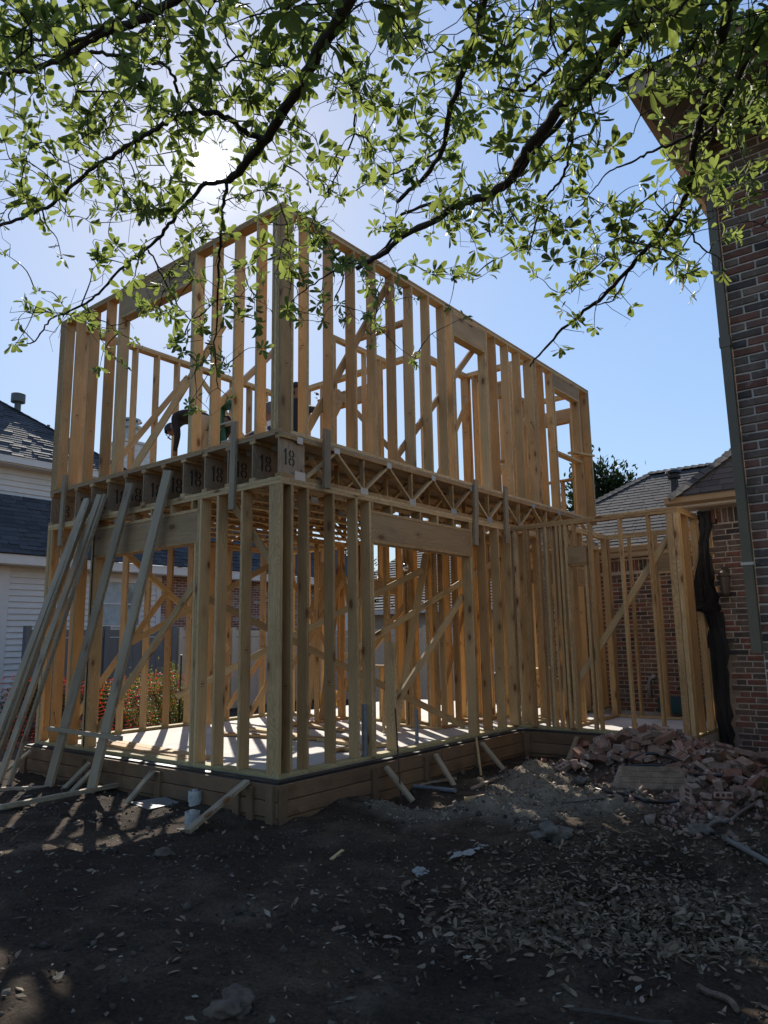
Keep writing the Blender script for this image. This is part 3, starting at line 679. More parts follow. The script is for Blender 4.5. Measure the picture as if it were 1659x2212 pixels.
lay(4.0, 6.3, YN, GZ, 6.0)
lay(cut, 4.0, YL, GZ+.1, 2.86, soldier=2.87)
lay(-2.3, 2.62, YF, GZ+.28, 2.52, soldier=2.53)
scored = []
for M, k in bricks:
    q = pix(M.translation)
    vis = q is not None and -30 < q[0] < 1690 and -30 < q[1] < 2240
    scored.append(((q[2] if vis else 1e3), M, k))
scored.sort(key=lambda t: t[0])
near_b = [s for s in scored if s[0] < 9][:300]
for d_, M, k in near_b:
    o = link('brick', brick_meshes[k], BH); o.matrix_basis = M
rest = MB()
for d_, M, k in scored[len(near_b):]:
    me = brick_meshes[k]; rest.add([M @ v.co for v in me.vertices], [tuple(p.vertices) for p in me.polygons])
rest.build('brickwork', BRICK, BH, kind='stuff')
mb = MB()
mb.box((4.0, YN+.010, GZ-.3), (6.3, YN+.25, 6.0)); mb.box((4.001, YN+.25, GZ-.3), (4.2, YL+.01, 5.999))
lo = []
n_ = int(round((3.1-(GZ+.1))/CO))
for r in range(n_):
    z = GZ+.1+r*CO; mb.box((cut(z+CO/2, r)+.004, YL+.010, z), (4.0, YL+.2, z+CO))
mb.box((2.66, YL+.011, GZ-.3), (4.0, YL+.2, GZ+.1))
mb.box((-2.3, YF+.010, GZ-.3), (2.62, YF+.2, 2.78)); mb.box((2.62, YL+.2, GZ-.3), (2.80, YF+.19, 2.95))
mb.build('wall', MORTAR, BH)
# eaves: near block
mb = MB(); mb.box((3.675, .80, 6.02), (7.0, YN+6, 6.05)); mb.build('soffit', SOFFIT, BH)
mb = MB(); mb.box((3.62, .74, 6.0), (3.674, 8, 6.17)); mb.box((3.675, .74, 6.0), (7, .799, 6.17)); gn = mb.build('gutter', GUTTER, BH)
mb = MB(); mb.add([(3.55, .68, 6.171), (9.5, .68, 6.171), (9.5, 4.5, 8.6), (6.9, 4.5, 8.6), (3.55, 9, 6.171), (6.9, 6, 8.6)], [(0, 1, 2, 3), (0, 3, 5, 4)]); mb.build('roof', SHING, BH)
# downspout on the near corner
mb = MB(); mb.box((3.925, YN-.075, 1.15), (4.005, YN-.004, 6.0)); ds = mb.build('downspout', PIPEP, BH)
mb = MB(); mb.box((3.912, YN-.080, 1.90), (4.015, YN-.001, 1.925)); mb.build('strap', TRIM, ds)
mb = MB(); mb.box((3.918, YN-.080, 3.9), (4.012, YN-.003, 4.0)); mb.build('pipe_joint', PIPEP, ds)
def gutter(x0, x1, y, z, name='gutter'):
    prof = [(0, 0), (-.10, .03), (-.115, .085), (-.13, .115), (-.115, .12), (-.095, .09), (0, .085)]
    mb = MB(); V_ = [(x, y+a, z+c) for x in (x0, x1) for a, c in prof]; k = len(prof)
    mb.add(V_, [(i, (i+1) % k, k+(i+1) % k, k+i) for i in range(k)]+[tuple(range(k-1, -1, -1)), tuple(range(k, 2*k))])
    return mb.build(name, GUTTER, BH)
gutter(2.18, 4.0, 5.56, 3.13); gutter(-2.3, 2.3, 8.5, 2.86)
mb = MB(); mb.box((2.3, 5.57, 3.10), (4.0, 5.62, 3.26)); mb.box((2.3, 5.62, 3.09), (4.0, YL+.02, 3.12)); mb.build('fascia', TRIM, BH, kind=None)
mb = MB(); mb.box((-2.3, 8.51, 2.83), (2.6, 8.56, 2.98)); mb.box((-2.3, 8.56, 2.80), (2.6, YF+.02, 2.83)); mb.build('fascia', TRIM, BH)
# shingled roof planes
def shingles(ye, ze, m, x0, x1, kl, kr, smax, cell_w=.30, expo=.14, lean=None):
    sl = math.hypot(1, m); n3 = Vector((0, -m/sl, 1/sl)); us = Vector((0, 1/sl, m/sl))
    O = Vector((0, ye, ze)); V = []; F = []; rows = int(smax*sl/expo)
    def pt(x, v, h): return O+Vector((x, 0, 0))+us*v+n3*h
    tabs = []
    for r in range(rows):
        v0, v1 = r*expo, (r+1)*expo+.03
        a, c = x0+kl*v0/sl, x1-kr*v0/sl; x = a-random.random()*cell_w
        while x < c:
            w_ = cell_w*random.choice((.75, 1, 1, 1.25)); xa, xb = max(x+.004, a), min(x+w_-.004, c)
            if xb-xa > .03:
                hh = .012+random.uniform(0, .006); ta = xa+(kl*expo/sl if xa == a else 0); tb = xb-(kr*expo/sl if xb == c else 0)
                if tb > ta: tabs.append([pt(xa, v0, hh), pt(xb, v0, hh), pt(tb, v1, .004), pt(ta, v1, .004), pt(xa, v0, 0), pt(xb, v0, 0)])
            x += w_
    return tabs
TABF = [(0, 1, 2, 3), (4, 5, 1, 0), (0, 3, 4), (1, 5, 2)]
def roof_plane(ye, ze, m, x0, x1, kl, kr, smax, parent, indiv=0, mat=SHING, **k):
    tabs = shingles(ye, ze, m, x0, x1, kl, kr, smax, **k)
    for t_ in tabs[:indiv]:
        c = sum(t_, Vector())/6
        MB().add([p for p in t_], TABF).build('shingle', mat, parent)
    mb = MB()
    for t_ in tabs[indiv:]: mb.add(t_, TABF)
    mb.build('shingles', mat, parent, kind='stuff')
mb = MB()
hx = lambda s, k, x0: x0+k*s
mb.add([(-2.76, 8.38, 2.93), (5.5, 8.38, 2.93), (5.5, 11.3, 2.93+.68*2.92), (.14, 11.3, 2.93+.68*2.92), (-2.76, 14.3, 2.93), (.14, 11.3, 2.93+.68*2.92), (5.5, 14.3, 2.93)], [(0, 1, 2, 3), (4, 0, 5), (2, 6, 4, 5)])
mb.add([(2.27, 5.42, 3.235), (7, 5.42, 3.235), (7, 8.0, 3.235+.97*2.58), (4.85, 8.0, 3.235+.97*2.58), (2.27, 10.5, 3.235)], [(0, 1, 2, 3), (4, 0, 3)])
rf = mb.build('roof', SHING, BH)
roof_plane(5.43, 3.25, .97, 2.28, 4.6, 1.0, 0, 1.5, rf, indiv=90)
roof_plane(8.4, 2.95, .68, -2.76, 3.2, 1.0, 0, 2.85, rf, indiv=0)
capm = MB()
def caps(p, q, w_=.14):
    p = Vector(p); q = Vector(q); L_ = (q-p).length; d_ = (q-p).normalized(); side = d_.cross(Vector((0, 0, 1))).normalized()
    k = 0
    while k < L_-.05:
        a = p+d_*k+Vector((0, 0, .03)); c = p+d_*min(L_, k+.17)+Vector((0, 0, .014))
        capm.add([a+side*w_-Vector((0, 0, .07)), a+Vector((0, 0, .012)), a-side*w_-Vector((0, 0, .07)), c+side*w_-Vector((0, 0, .07)), c, c-side*w_-Vector((0, 0, .07)), a+side*w_-Vector((0, 0, .09)), a-side*w_-Vector((0, 0, .09))],
                 [(0, 1, 4, 3), (1, 2, 5, 4), (6, 7, 2, 1, 0)]); k += .15
caps((-2.76, 8.38, 2.95), (.14, 11.28, 4.93)); caps((.14, 11.28, 4.93), (5.4, 11.28, 4.93)); caps((2.27, 5.42, 3.26), (4.5, 7.65, 5.42))
capm.build('ridge_caps', SHING, rf, kind='stuff')
mb = MB(); c = (.99, 10.09, 4.10); mb.lathe(c, [(.10, -.1), (.085, .06), (.075, .36), (.13, .38), (.135, .43), (.10, .44), (.10, .47), (.16, .485), (.155, .53), (.09, .57), (.0, .58)], 16); mb.build('roof_vent', BLACKP, rf, smooth=False)
# wall lantern
LM = plain('lantern_bronze', (0.10, 0.065, 0.045), 0.7, metal=0.0, var=.3); LG_ = plain('lantern_glass', (0.16, 0.13, 0.10), 0.15)
lx, ly, lz = 2.80, YL-.10, 2.0
mb = MB(); mb.lathe((lx, ly, lz+.10), [(.075, 0), (.085, .01), (.06, .05), (.03, .085), (.012, .10), (.015, .13), (.004, .15)], 12); mb.lathe((lx, ly, lz-.14), [(.03, -.03), (.052, 0), (.05, .015)], 12)
for k in range(6):
    t = 2*math.pi*k/6; mb.bar((lx+.05*math.cos(t), ly+.05*math.sin(t), lz-.13), (lx+.073*math.cos(t), ly+.073*math.sin(t), lz+.105), .01, .01)
mb.bar((lx, ly+.01, lz+.18), (lx, YL-.003, lz+.21), .02, .02); mb.lathe((lx, YL-.018, lz+.20), [(.05, -.012), (.05, .012)], 12, axis=(0, 1, 0))
ln = mb.build('wall_lantern', LM, BH)
mb = MB(); mb.lathe((lx, ly, lz-.125), [(.044, 0), (.066, .225)], 12); mb.build('glass_shade', LG_, ln)
# torn black felt hanging at the cut brick edge
pts_f = [(2.53, 3.06, 2.70, .03), (2.53, 2.85, 2.70, .04), (2.525, 2.65, 2.64, .07), (2.51, 2.40, 2.63, .2), (2.475, 2.08, 2.65, .36), (2.45, 1.88, 2.67, .42), (2.43, 1.72, 2.69, .45), (2.44, 1.66, 2.70, .44), (2.535, 1.60, 2.71, .22), (2.53, 1.38, 2.74, .08), (2.50, 1.1, 2.76, .05), (2.48, .77, 2.72, .04), (2.50, .4, 2.71, .04), (2.53, .1, 2.71, .04), (2.55, -.25, 2.72, .04)]
V_ = []; nc = 11; pts = []
for a_, c_ in zip(pts_f, pts_f[1:]):
    for q in range(3): pts.append(tuple(u+(v-u)*q/3 for u, v in zip(a_, c_)))
pts.append(pts_f[-1])
for i, (xa, z, xb, out_y) in enumerate(pts):
    for k in range(nc):
        t = k/(nc-1); jx = random.uniform(-.028, .028) if k == nc-1 else (random.uniform(-.02, .02) if k == 0 else random.uniform(-.006, .006)); V_.append((xa+(xb-xa)*t+jx, YL-.035-.016*abs(math.sin(t*7+z*1.3))-.008*math.sin(z*5+t*3)-out_y*(1-t), z+random.uniform(-.015, .015)))
F_ = [(i*nc+k, i*nc+k+1, (i+1)*nc+k+1, (i+1)*nc+k) for i in range(len(pts)-1) for k in range(nc-1)]
me = mesh_py('building_felt', V_, F_, FELT, False); o = link('building_felt', me); tag(o, 'torn black building felt hanging down the ragged cut edge of the brick wall', 'felt sheet')
o.modifiers.new('thick', 'SOLIDIFY').thickness = .003
# pipes out of the far brick wall
def simple(name, mbx, mat, label, cat, group=None, smooth=False):
    return tag(mbx.build(name, mat, None, smooth), label, cat, group)
mb = MB(); mb.tube([(.62, YF-.05, .18), (.62, YF-.05, .42), (.64, YF-.05, .52), (.70, YF-.02, .56), (.72, YF+.03, .56)], .04, 10); simple('vent_pipe', mb, PVC, 'white bent pipe rising before the far brick wall behind the wing studs', 'pipe', smooth=True)
TEAL = plain('teal_wrap', (0.02, 0.09, 0.11), .35, var=.3, bmp=.4, bscale=6, bdist=.03)
mb = MB(); mb.box((.85, YF-.35, -.05), (2.55, YF-.02, .22)); simple('wrapped_bundle', mb, TEAL, 'long teal plastic wrapped bundle at the foot of the far brick wall', 'bundle')

# ------------------------------------------------------------------ neighbour's siding house (left)
NH = empty('siding_house', (-12.5, 4, GZ), "two storey neighbour's house with cream lap siding and dark slate shingles at left", 'house')
XN = -12.5
ywin0, ywin1 = 5.40, 6.52
z = GZ+.1
while z < 3.2:
    segs = [(2.98, 7.06)] if not (1.78 < z+.07 < 2.98) else [(2.98, ywin0-.06), (ywin1+.06, 7.06)]
    for a, c in segs:
        mb = MB(); mb.add([(XN+.034, a, z), (XN+.034, c, z), (XN, c, z+.150), (XN, a, z+.150), (XN-.02, a, z), (XN-.02, c, z)], [(0, 1, 2, 3), (4, 5, 1, 0)])
        mb.build('siding_board', SIDING, NH)
    z += .146
mb = MB(); mb.box((XN-.25, -6, GZ-.3), (XN-.02, 16, 3.4)); mb.box((-14.1, -6, 3.3), (-13.72, 6.6, 6.2)); wl = mb.build('wall', SIDING, NH)
NBR = island_mat('neighbour_brick', [(0, (.20, .085, .06)), (.4, (.27, .125, .09)), (.75, (.23, .105, .075)), (.9, (.42, .33, .27)), (1, (.17, .07, .05))], .9, .3, 30, .005, .3, 4)
brn = MB(); nbk = 0
for (y0, y1) in ((7.22, 14.0), (0.5, 2.72)):
    r = 0; zz = GZ
    while zz < 3.18:
        y = y0-(r % 2)*.12
        while y < y1:
            a, c = max(y, y0), min(y+.23, y1)
            if c-a > .04:
                if nbk < 200 and y0 > 5 and y < 10.5 and zz > 1.55:
                    MB().box((XN-.02, a+.006, zz+.006), (XN+.02, c-.006, zz+.072)).build('brick', NBR, NH); nbk += 1
                else: brn.box((XN-.02, a+.006, zz+.006), (XN+.02, c-.006, zz+.072))
            y += .24
        zz += .078; r += 1
brn.build('brickwork', NBR, NH, kind='stuff')
MB().box((XN-.019, 7.215, GZ), (XN+.012, 14.01, 3.2)).build('mortar_bed', MORTAR, NH); MB().box((XN-.019, .49, GZ), (XN+.012, 2.73, 3.2)).build('mortar_bed', MORTAR, NH)
for a, c in ((2.73, 2.98), (7.06, 7.21)): MB().box((XN-.02, a, GZ), (XN+.045, c, 3.2)).build('corner_trim', SIDING, NH)
MB().box((XN+.40, -6, 3.22), (XN+.46, 16, 3.44)).build('lower_fascia', SIDING, NH); MB().box((XN-.02, -6, 3.20), (XN+.399, 16, 3.225)).build('soffit', SIDING, NH)
fr = MB()
for a in ((XN-.01, ywin0-.06, 1.76), (XN-.01, ywin0-.06, 2.96)): fr.box(a, (XN+.05, ywin1+.06, a[2]+.06))
fr.box((XN-.01, ywin0-.06, 1.821), (XN+.05, ywin0, 2.959)); fr.box((XN-.01, ywin1, 1.821), (XN+.05, ywin1+.06, 2.959)); fr.box((XN-.01, ywin0, 2.36), (XN+.04, ywin1, 2.40))
win = fr.build('window', SIDING, NH)
PANE = plain('window_glass', (.20, .22, .23), .06, var=.2, spec=.8); CURT = plain('pale_curtain', (.42, .44, .42), .8, var=.15)
MB().box((XN-.019, ywin0, 1.82), (XN+.012, ywin1, 2.96)).build('pane', PANE, win)
cv = []
for k in range(25):
    y = ywin0+.02+k*(.62)/24
    cv += [(XN+.020+.006*math.sin(k*1.7), y, 1.83), (XN+.020+.006*math.sin(k*1.7+1), y, 2.95)]
link('curtain', mesh_py('curtain', cv, [(2*k, 2*k+2, 2*k+3, 2*k+1) for k in range(24)], CURT), win)
def roof_x(xe, ze, m, y0, y1, k0, k1, smax, parent, mat, expo=.15, cell=.33, eavelen=None):
    """plane rising towards -x"""
    sl = math.hypot(1, m); us = Vector((-1/sl, 0, m/sl)); n3 = Vector((m/sl, 0, 1/sl)); O = Vector((xe, 0, ze)); mb = MB()
    rows = int(smax*sl/expo)
    def pt(y, v, h): return O+Vector((0, y, 0))+us*v+n3*h
    for r in range(rows):
        v0, v1 = r*expo, (r+1)*expo+.03; a, c = y0+k0*v0/sl, y1-k1*v0/sl; y = a-random.random()*cell
        while y < c:
            w_ = cell*random.choice((.7, 1, 1.3)); ya, yb = max(y+.003, a), min(y+w_-.003, c)
            if yb-ya > .03:
                hh = .014+random.choice((0, 0, .012)); mb.add([pt(ya, v0, hh), pt(yb, v0, hh), pt(yb-(k1*expo/sl if yb == c else 0), v1, .004), pt(ya+(k0*expo/sl if ya == a else 0), v1, .004), pt(ya, v0, 0), pt(yb, v0, 0)], TABF)
            y += w_
    mb.build('shingles', mat, parent, kind='stuff')
rb = MB()
rb.add([(XN+.48, -6, 3.45), (XN+.48, 16, 3.45), (-13.9, 16, 5.15), (-13.9, -6, 5.15)], [(0, 1, 2, 3)])
ux, uz, um, uy0, uy1 = -13.25, 6.10, .78, -6.0, 7.0
apex = 3.4
rb.add([(ux, uy0, uz), (ux, uy1, uz), (ux-apex, uy1-apex, uz+um*apex), (ux-apex, uy0, uz+um*apex), (ux-2*apex, uy1, uz), (ux-2*apex, uy0, uz)], [(0, 1, 2, 3), (1, 4, 2), (4, 5, 3, 2)])
rb.add([(-14.0, 7.6, 5.0), (-14.0, 12, 5.0), (-18, 12, 7.6), (-18, 7.6, 7.6)], [(0, 1, 2, 3)])
nr = rb.build('roof', SHINGB, NH)
roof_x(XN+.5, 3.46, 1.22, -1, 14, 0, 0, 1.42, nr, SHINGB); roof_x(ux+.02, uz+.01, um, -2.0, uy1, 0, 1.0, 3.35, nr, SHINGB)
mb = MB(); 
for k in range(22):
    t = k/22; mb.bar((ux-apex*t, uy1-apex*t, uz+um*apex*t+.03), (ux-apex*(t+.05), uy1-apex*(t+.05), uz+um*apex*(t+.05)+.02), .24, .03, (1, -1, 0))
mb.build('ridge_caps', SHINGB, nr, kind='stuff')
MB().box((ux-.05, -6, 5.93), (ux+.01, uy1, 6.11)).build('fascia', SIDING, NH); MB().box((-13.72, -6, 5.90), (ux-.051, uy1, 5.93)).build('soffit', SIDING, NH)
z = 5.12
while z < 5.9:
    mb = MB(); mb.add([(-13.68, -2, z), (-13.68, 6.6, z), (-13.715, 6.6, z+.155), (-13.715, -2, z+.155), (-13.72, -2, z), (-13.72, 6.6, z)], [(0, 1, 2, 3), (4, 5, 1, 0)]); mb.build('siding_board', SIDING, NH); z += .15
FLUE = plain('painted_flue', (.09, .10, .10), .6)
c = onplane(37, 895, 'x', -16.2); mb = MB(); mb.lathe(c-Vector((0, 0, .6)), [(.10, 0), (.09, .95), (.20, .97), (.20, 1.22), (.18, 1.23)], 16); mb.build('roof_flue', FLUE, nr)
c = onplane(104, 930, 'x', -16.4); mb = MB(); mb.lathe(c-Vector((0, 0, .5)), [(.045, 0), (.045, .68)], 10); mb.build('vent_stub', FLUE, nr)
# chimney with lap siding and round metal cap
c0 = onplane(268, 952, 'x', -16.6); c1 = onplane(326, 952, 'x', -16.6)
ya, yb_, zt_ = c0.y, c1.y, c0.z
ch = MB().box((-17.6, ya, 5), (-16.6, yb_, zt_)).build('chimney', SIDING, NH)
z = zt_-1.9
while z < zt_-.1:
    mb = MB(); mb.box((-16.6, ya-.01, z), (-16.585, yb_+.01, z+.15)); mb.box((-17.6, ya-.025, z), (-16.6, ya-.011, z+.15)); mb.build('siding_board', SIDING, ch); z += .165
MB().box((-17.65, ya-.05, zt_), (-16.55, yb_+.05, zt_+.08)).build('chimney_top', SIDING, ch)
mb = MB(); mb.lathe((-17.1, (ya+yb_)/2-.0, zt_+.08), [(.26, 0), (.26, .55), (.40, .56), (.40, .62), (.27, .64), (.27, .78), (.40, .80), (.36, .88), (.05, .93)], 20); mb.build('chimney_cap', GALV, ch)
# shed or vinyl fences
VIN = plain('shaded_vinyl', (.115, .125, .135), .5, var=.06); VINL = plain('lit_vinyl', (.46, .40, .32), .5, var=.05)  # one vinyl in two tones: shade put into the grey, light into the cream
def fence(name, p, q, zt_, mat, label, pw=1.8):
    f = empty(name, p, label, 'fence'); p = Vector(p); q = Vector(q); n_ = max(1, int((q-p).length/pw)); d_ = (q-p)/n_
    for i in range(n_+1):
        c = p+d_*i; MB().box((c.x-.06, c.y-.06, GZ-.2), (c.x+.06, c.y+.06, zt_+.06)).build('post', mat, f)
        if i < n_:
            a = c+d_.normalized()*.07; e = c+d_-d_.normalized()*.07
            for k in range(8):
                s_ = a+(e-a)*(k/8); t_ = a+(e-a)*((k+.97)/8); MB().bar((s_.x, s_.y, (zt_-.2+GZ)/2), (t_.x, t_.y, (zt_-.2+GZ)/2), zt_-.2-GZ, .03).build('fence_board', mat, f)
            for zz in (zt_-.1, GZ+.12): MB().bar((a.x, a.y, zz), (e.x, e.y, zz), .16, .05).build('rail', mat, f)
    return f
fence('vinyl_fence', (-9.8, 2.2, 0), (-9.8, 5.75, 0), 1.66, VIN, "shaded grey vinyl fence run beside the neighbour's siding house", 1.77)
fence('vinyl_fence', (-9.7, 11.0, 0), (3.2, 11.0, 0), 1.62, VINL, 'pale vinyl fence run along the back, behind the hedge and studs', 1.84)
fence('vinyl_fence', (-9.8, 5.95, 0), (-9.72, 10.85, 0), 1.64, VINL, 'cream vinyl fence run joining the grey run to the back fence', 1.6)

# ------------------------------------------------------------------ leaf clouds
def leaf_template(n=5, wid=.36, fold=.10, curl=.12):
    V = []; 
    prof = [0.0, .55, .86, 1.0, .78, 0.0]; ys = [0, .22, .48, .68, .88, 1.0]
    for i, (w_, y) in enumerate(zip(prof, ys)):
        zc = -curl*(y-.5)**2
        V += [(-w_*wid/2, y, zc+fold*w_*wid), (0, y, zc), (w_*wid/2, y, zc+fold*w_*wid)]
    F = []
    for i in range(5):
        for k in range(2): F.append((3*i+k, 3*i+k+1, 3*i+k+4, 3*i+k+3))
    return np.array(V), np.array(F)
LV, LF = leaf_template()
LVS = np.array([(-.0, 0, 0), (-.2, .45, .03), (0, .5, 0), (.2, .45, .03), (0, 1, 0)]); LFS = np.array([(0, 2, 1, 1), (0, 3, 2, 2), (1, 2, 4, 4), (2, 3, 4, 4)])
def rot_from(dirs, nrm_):
    y = dirs/np.linalg.norm(dirs, axis=1, keepdims=True); z = nrm_-np.sum(nrm_*y, 1, keepdims=True)*y; z /= np.linalg.norm(z, axis=1, keepdims=True)+1e-9
    x = np.cross(y, z); return np.stack([x, y, z], 2)
def leaves_mesh(name, pos, dirs, nrm_, size, mat, simple_=False):
    lv = LVS if simple_ else LV; lf = LF if not simple_ else None
    R = rot_from(dirs, nrm_); n_ = len(pos)
    V = (np.einsum('nij,kj->nki', R, lv)*size[:, None, None]+pos[:, None, :]).reshape(-1, 3)
    if simple_:
        q = np.array([(0, 2, 1), (0, 3, 2), (1, 2, 4), (2, 3, 4)])
    else: q = LF
    Q = (q[None]+(np.arange(n_)*len(lv))[:, None, None]).reshape(-1, q.shape[1])
    return np_mesh(name, V, Q, mat)
def cloud(name, c, rad, n_, size, mat, parent=None, clumps=14, lower=0.15, simple_=True):
    c = np.array(c, float); rad = np.array(rad, float)
    cc = rng.normal(size=(clumps, 3)); cc /= np.linalg.norm(cc, axis=1, keepdims=True); cc *= rng.uniform(.35, .85, (clumps, 1)); cc[:, 2] = np.maximum(cc[:, 2], -1+lower*2)
    pick = rng.integers(0, clumps, n_); p = cc[pick]+rng.normal(size=(n_, 3))*.20
    d = rng.normal(size=(n_, 3)); d += p*1.3; d[:, 2] += .3
    nr_ = rng.normal(size=(n_, 3))*.6+np.array((0, 0, 1.0))
    me = leaves_mesh(name, c+p*rad, d, nr_, size*rng.uniform(.6, 1.25, n_), mat, simple_)
    return link(name, me, parent)
HEDGE = leaf_mat('hedge_leaf', [(0, (.022, .040, .010)), (.5, (.05, .07, .016)), (1, (.12, .13, .03))], .24, (.36, .38, .06), .5)
DARKL = leaf_mat('dark_tree_leaf', [(0, (.010, .018, .009)), (.6, (.018, .03, .012)), (1, (.035, .048, .018))], .12, (.06, .10, .02), .5)
def shrub(x, y, r, h, label, mat=HEDGE, n_=3200, sz=.052):
    s = empty('shrub', (x, y, GZ), label, 'shrub', 'shrubs behind the orange netting')
    cloud('foliage', (x, y, GZ+h*.52), (r*.8, r*.8, h*.5), n_, sz, mat, s, 16)
    mb = MB()
    for k in range(5):
        t = random.uniform(0, 6.28); mb.tube([(x+.05*math.cos(t), y+.05*math.sin(t), GZ-.05), (x+.3*r*math.cos(t), y+.3*r*math.sin(t), GZ+h*.4), (x+.6*r*math.cos(t), y+.6*r*math.sin(t), GZ+h*.75)], [.018, .012, .005], 5)
    mb.build('stem', BARK, s)
for i, (px, dd, r, h, lab) in enumerate(((215, 13.2, .75, 1.2, 'yellow-green clipped shrub left of the second leaning plank pair, behind netting'), (262, 13.0, .75, 1.12, 'bushy yellow-green shrub seen through the left wall opening at its left side'),
        (325, 12.6, .8, 1.25, 'tallest yellow-green shrub in the middle of the left wall opening'), (375, 12.4, .7, 1.15, 'yellow-green shrub by the black netting post'), (425, 12.6, .55, .95, 'low green shrub between two left corner studs'), (40, 13.4, .7, .95, 'dark low shrub behind the netting at the left picture edge'), (120, 13.4, .6, .8, 'small shrub behind the leftmost wall post'))):
    p = CAM+ray(px, 1500)*(dd+1.15); shrub(p.x, p.y, r, h, lab)
# orange safety netting
SN = empty('safety_netting', (-6.2, 2, GZ), 'orange plastic safety netting strung along the ground behind the frame', 'safety netting')
ORNG = leaf_mat('orange_net', [(0, (.80, .12, .05)), (1, (.90, .16, .07))], .55, (1.0, .22, .09), .5)
path = [Vector(v) for v in ((-8.6, -1.6), (-7.4, .3), (-6.75, 1.6), (-6.3, 3.2), (-6.3, 4.6))]
seg = []; tot = 0
for a, c in zip(path, path[1:]): seg.append((tot, (c-a).length, a, c)); tot += (c-a).length
def along(s):
    for t0, l_, a, c in seg:
        if s <= t0+l_+1e-6: return a+(c-a)*((s-t0)/l_)
    return path[-1]
mb = MB(); dz = .068; du = .15; rows = 17
top = lambda s: .86-.10*abs(math.sin(s*1.15))-.02*math.sin(s*7)
def npt(s, r):
    p = along(min(s, tot-.001)); zt_ = top(s); z = GZ+.03+(zt_-GZ-.03)*r/rows; o_ = .05*math.sin(s*3.1+r*.35)+.03*math.sin(s*9+r)
    return Vector((p.x+o_, p.y+o_*.5, z-.012*math.sin(s*37+r)))
s = 0
ns_ = int(tot/du)
for k in range(ns_):
    s = k*du
    for r in range(rows):
        a = npt(s, r); c = npt(s, r+1); e = npt(s+du, r)
        m_ = (a+e)/2-Vector((0, 0, .012))
        mb.bar(a, m_, .0045, .0025); mb.bar(m_, e, .0045, .0025)
        mb.bar(a, c, .005, .0025, (1, 0, 0)); mb.box((a.x-.008, a.y-.008, a.z-.010), (a.x+.008, a.y+.008, a.z+.010))
nt_ = mb.build('netting', ORNG, SN, kind='stuff')
for s in (1.0, 3.4, 5.6, 7.3):
    p = along(s); mb = MB().bar((p.x, p.y, GZ-.2), (p.x+.08, p.y-.05, 1.1), .04, .03); mb.build('stake', BLACKP, SN)
# ------------------------------------------------------------------ houses and trees far behind
STUC = plain('tan_far_wall', (.40, .33, .26), .9, var=.1)
def farhouse(c, wx, wy, h, m, mat, label, rz=0):
    hs = empty('neighbour_house', (c[0], c[1], GZ), label, 'house'); x0, x1, y0, y1 = c[0]-wx, c[0]+wx, c[1]-wy, c[1]+wy
    MB().box((x0, y0, GZ-.3), (x1, y1, h)).build('wall', STUC, hs)
    o_ = .4; x0 -= o_; x1 += o_; y0 -= o_; y1 += o_; s = min(x1-x0, y1-y0)/2; zt_ = h+m*s
    A, B = ((x0+s, c[1], zt_), (x1-s, c[1], zt_)) if (x1-x0) > (y1-y0) else ((c[0], y0+s, zt_), (c[0], y1-s, zt_))
    mb = MB(); mb.add([(x0, y0, h), (x1, y0, h), (x1, y1, h), (x0, y1, h), A, B], [(0, 1, 5, 4), (2, 3, 4, 5), (1, 2, 5), (3, 0, 4)] if (x1-x0) > (y1-y0) else [(0, 1, 4), (1, 2, 5, 4), (2, 3, 5), (3, 0, 4, 5)]); r_ = mb.build('roof', mat, hs)
    mb = MB(); nrow = int(s*math.hypot(1, m)/.2)
    for k in range(nrow):
        t0 = k/nrow; t1 = (k+1)/nrow
        for (p, q, ap, aq) in ((Vector((x0, y0, h)), Vector((x1, y0, h)), Vector(A), Vector(B) if (x1-x0) > (y1-y0) else Vector(A)), (Vector((x1, y0, h)), Vector((x1, y1, h)), Vector(B) if (x1-x0) > (y1-y0) else Vector(A), Vector(B))):
            n_ = (q-p).cross(ap-p).normalized()
            a, c_, e, f = p+(ap-p)*t0, q+(aq-q)*t0, q+(aq-q)*t1, p+(ap-p)*t1
            mb.add([a+n_*.03, c_+n_*.03, e+n_*.008, f+n_*.008, a, c_], [(0, 1, 2, 3), (4, 5, 1, 0)])
    mb.build('shingles', mat, r_, kind='stuff')
    MB().box((x0+.05, y0-.02, h-.2), (x1-.05, y0+.04, h-.005)).build('fascia', SIDING, hs)
    for k in range(2):
        xw = c[0]-wx*.5+k*wx; fr = MB().box((xw-.5, c[1]-wy-.05, .7), (xw+.5, c[1]-wy-.005, 1.95)).build('window', SIDING, hs); MB().box((xw-.43, c[1]-wy-.06, .77), (xw+.43, c[1]-wy-.051, 1.88)).build('pane', PANE, fr)
farhouse((-13.5, 25), 5.5, 4.5, 2.6, .85, SHINGB, 'house with dark slate hipped roof far behind, seen through the door opening studs')
farhouse((-3.0, 33), 4.5, 4.0, 2.6, .6, SHING, 'grey roofed house far behind, right of the slate roofed one')
farhouse((-22, 17), 4, 5, 2.6, .7, SHING, 'grey roofed house far behind, seen left of the door opening')
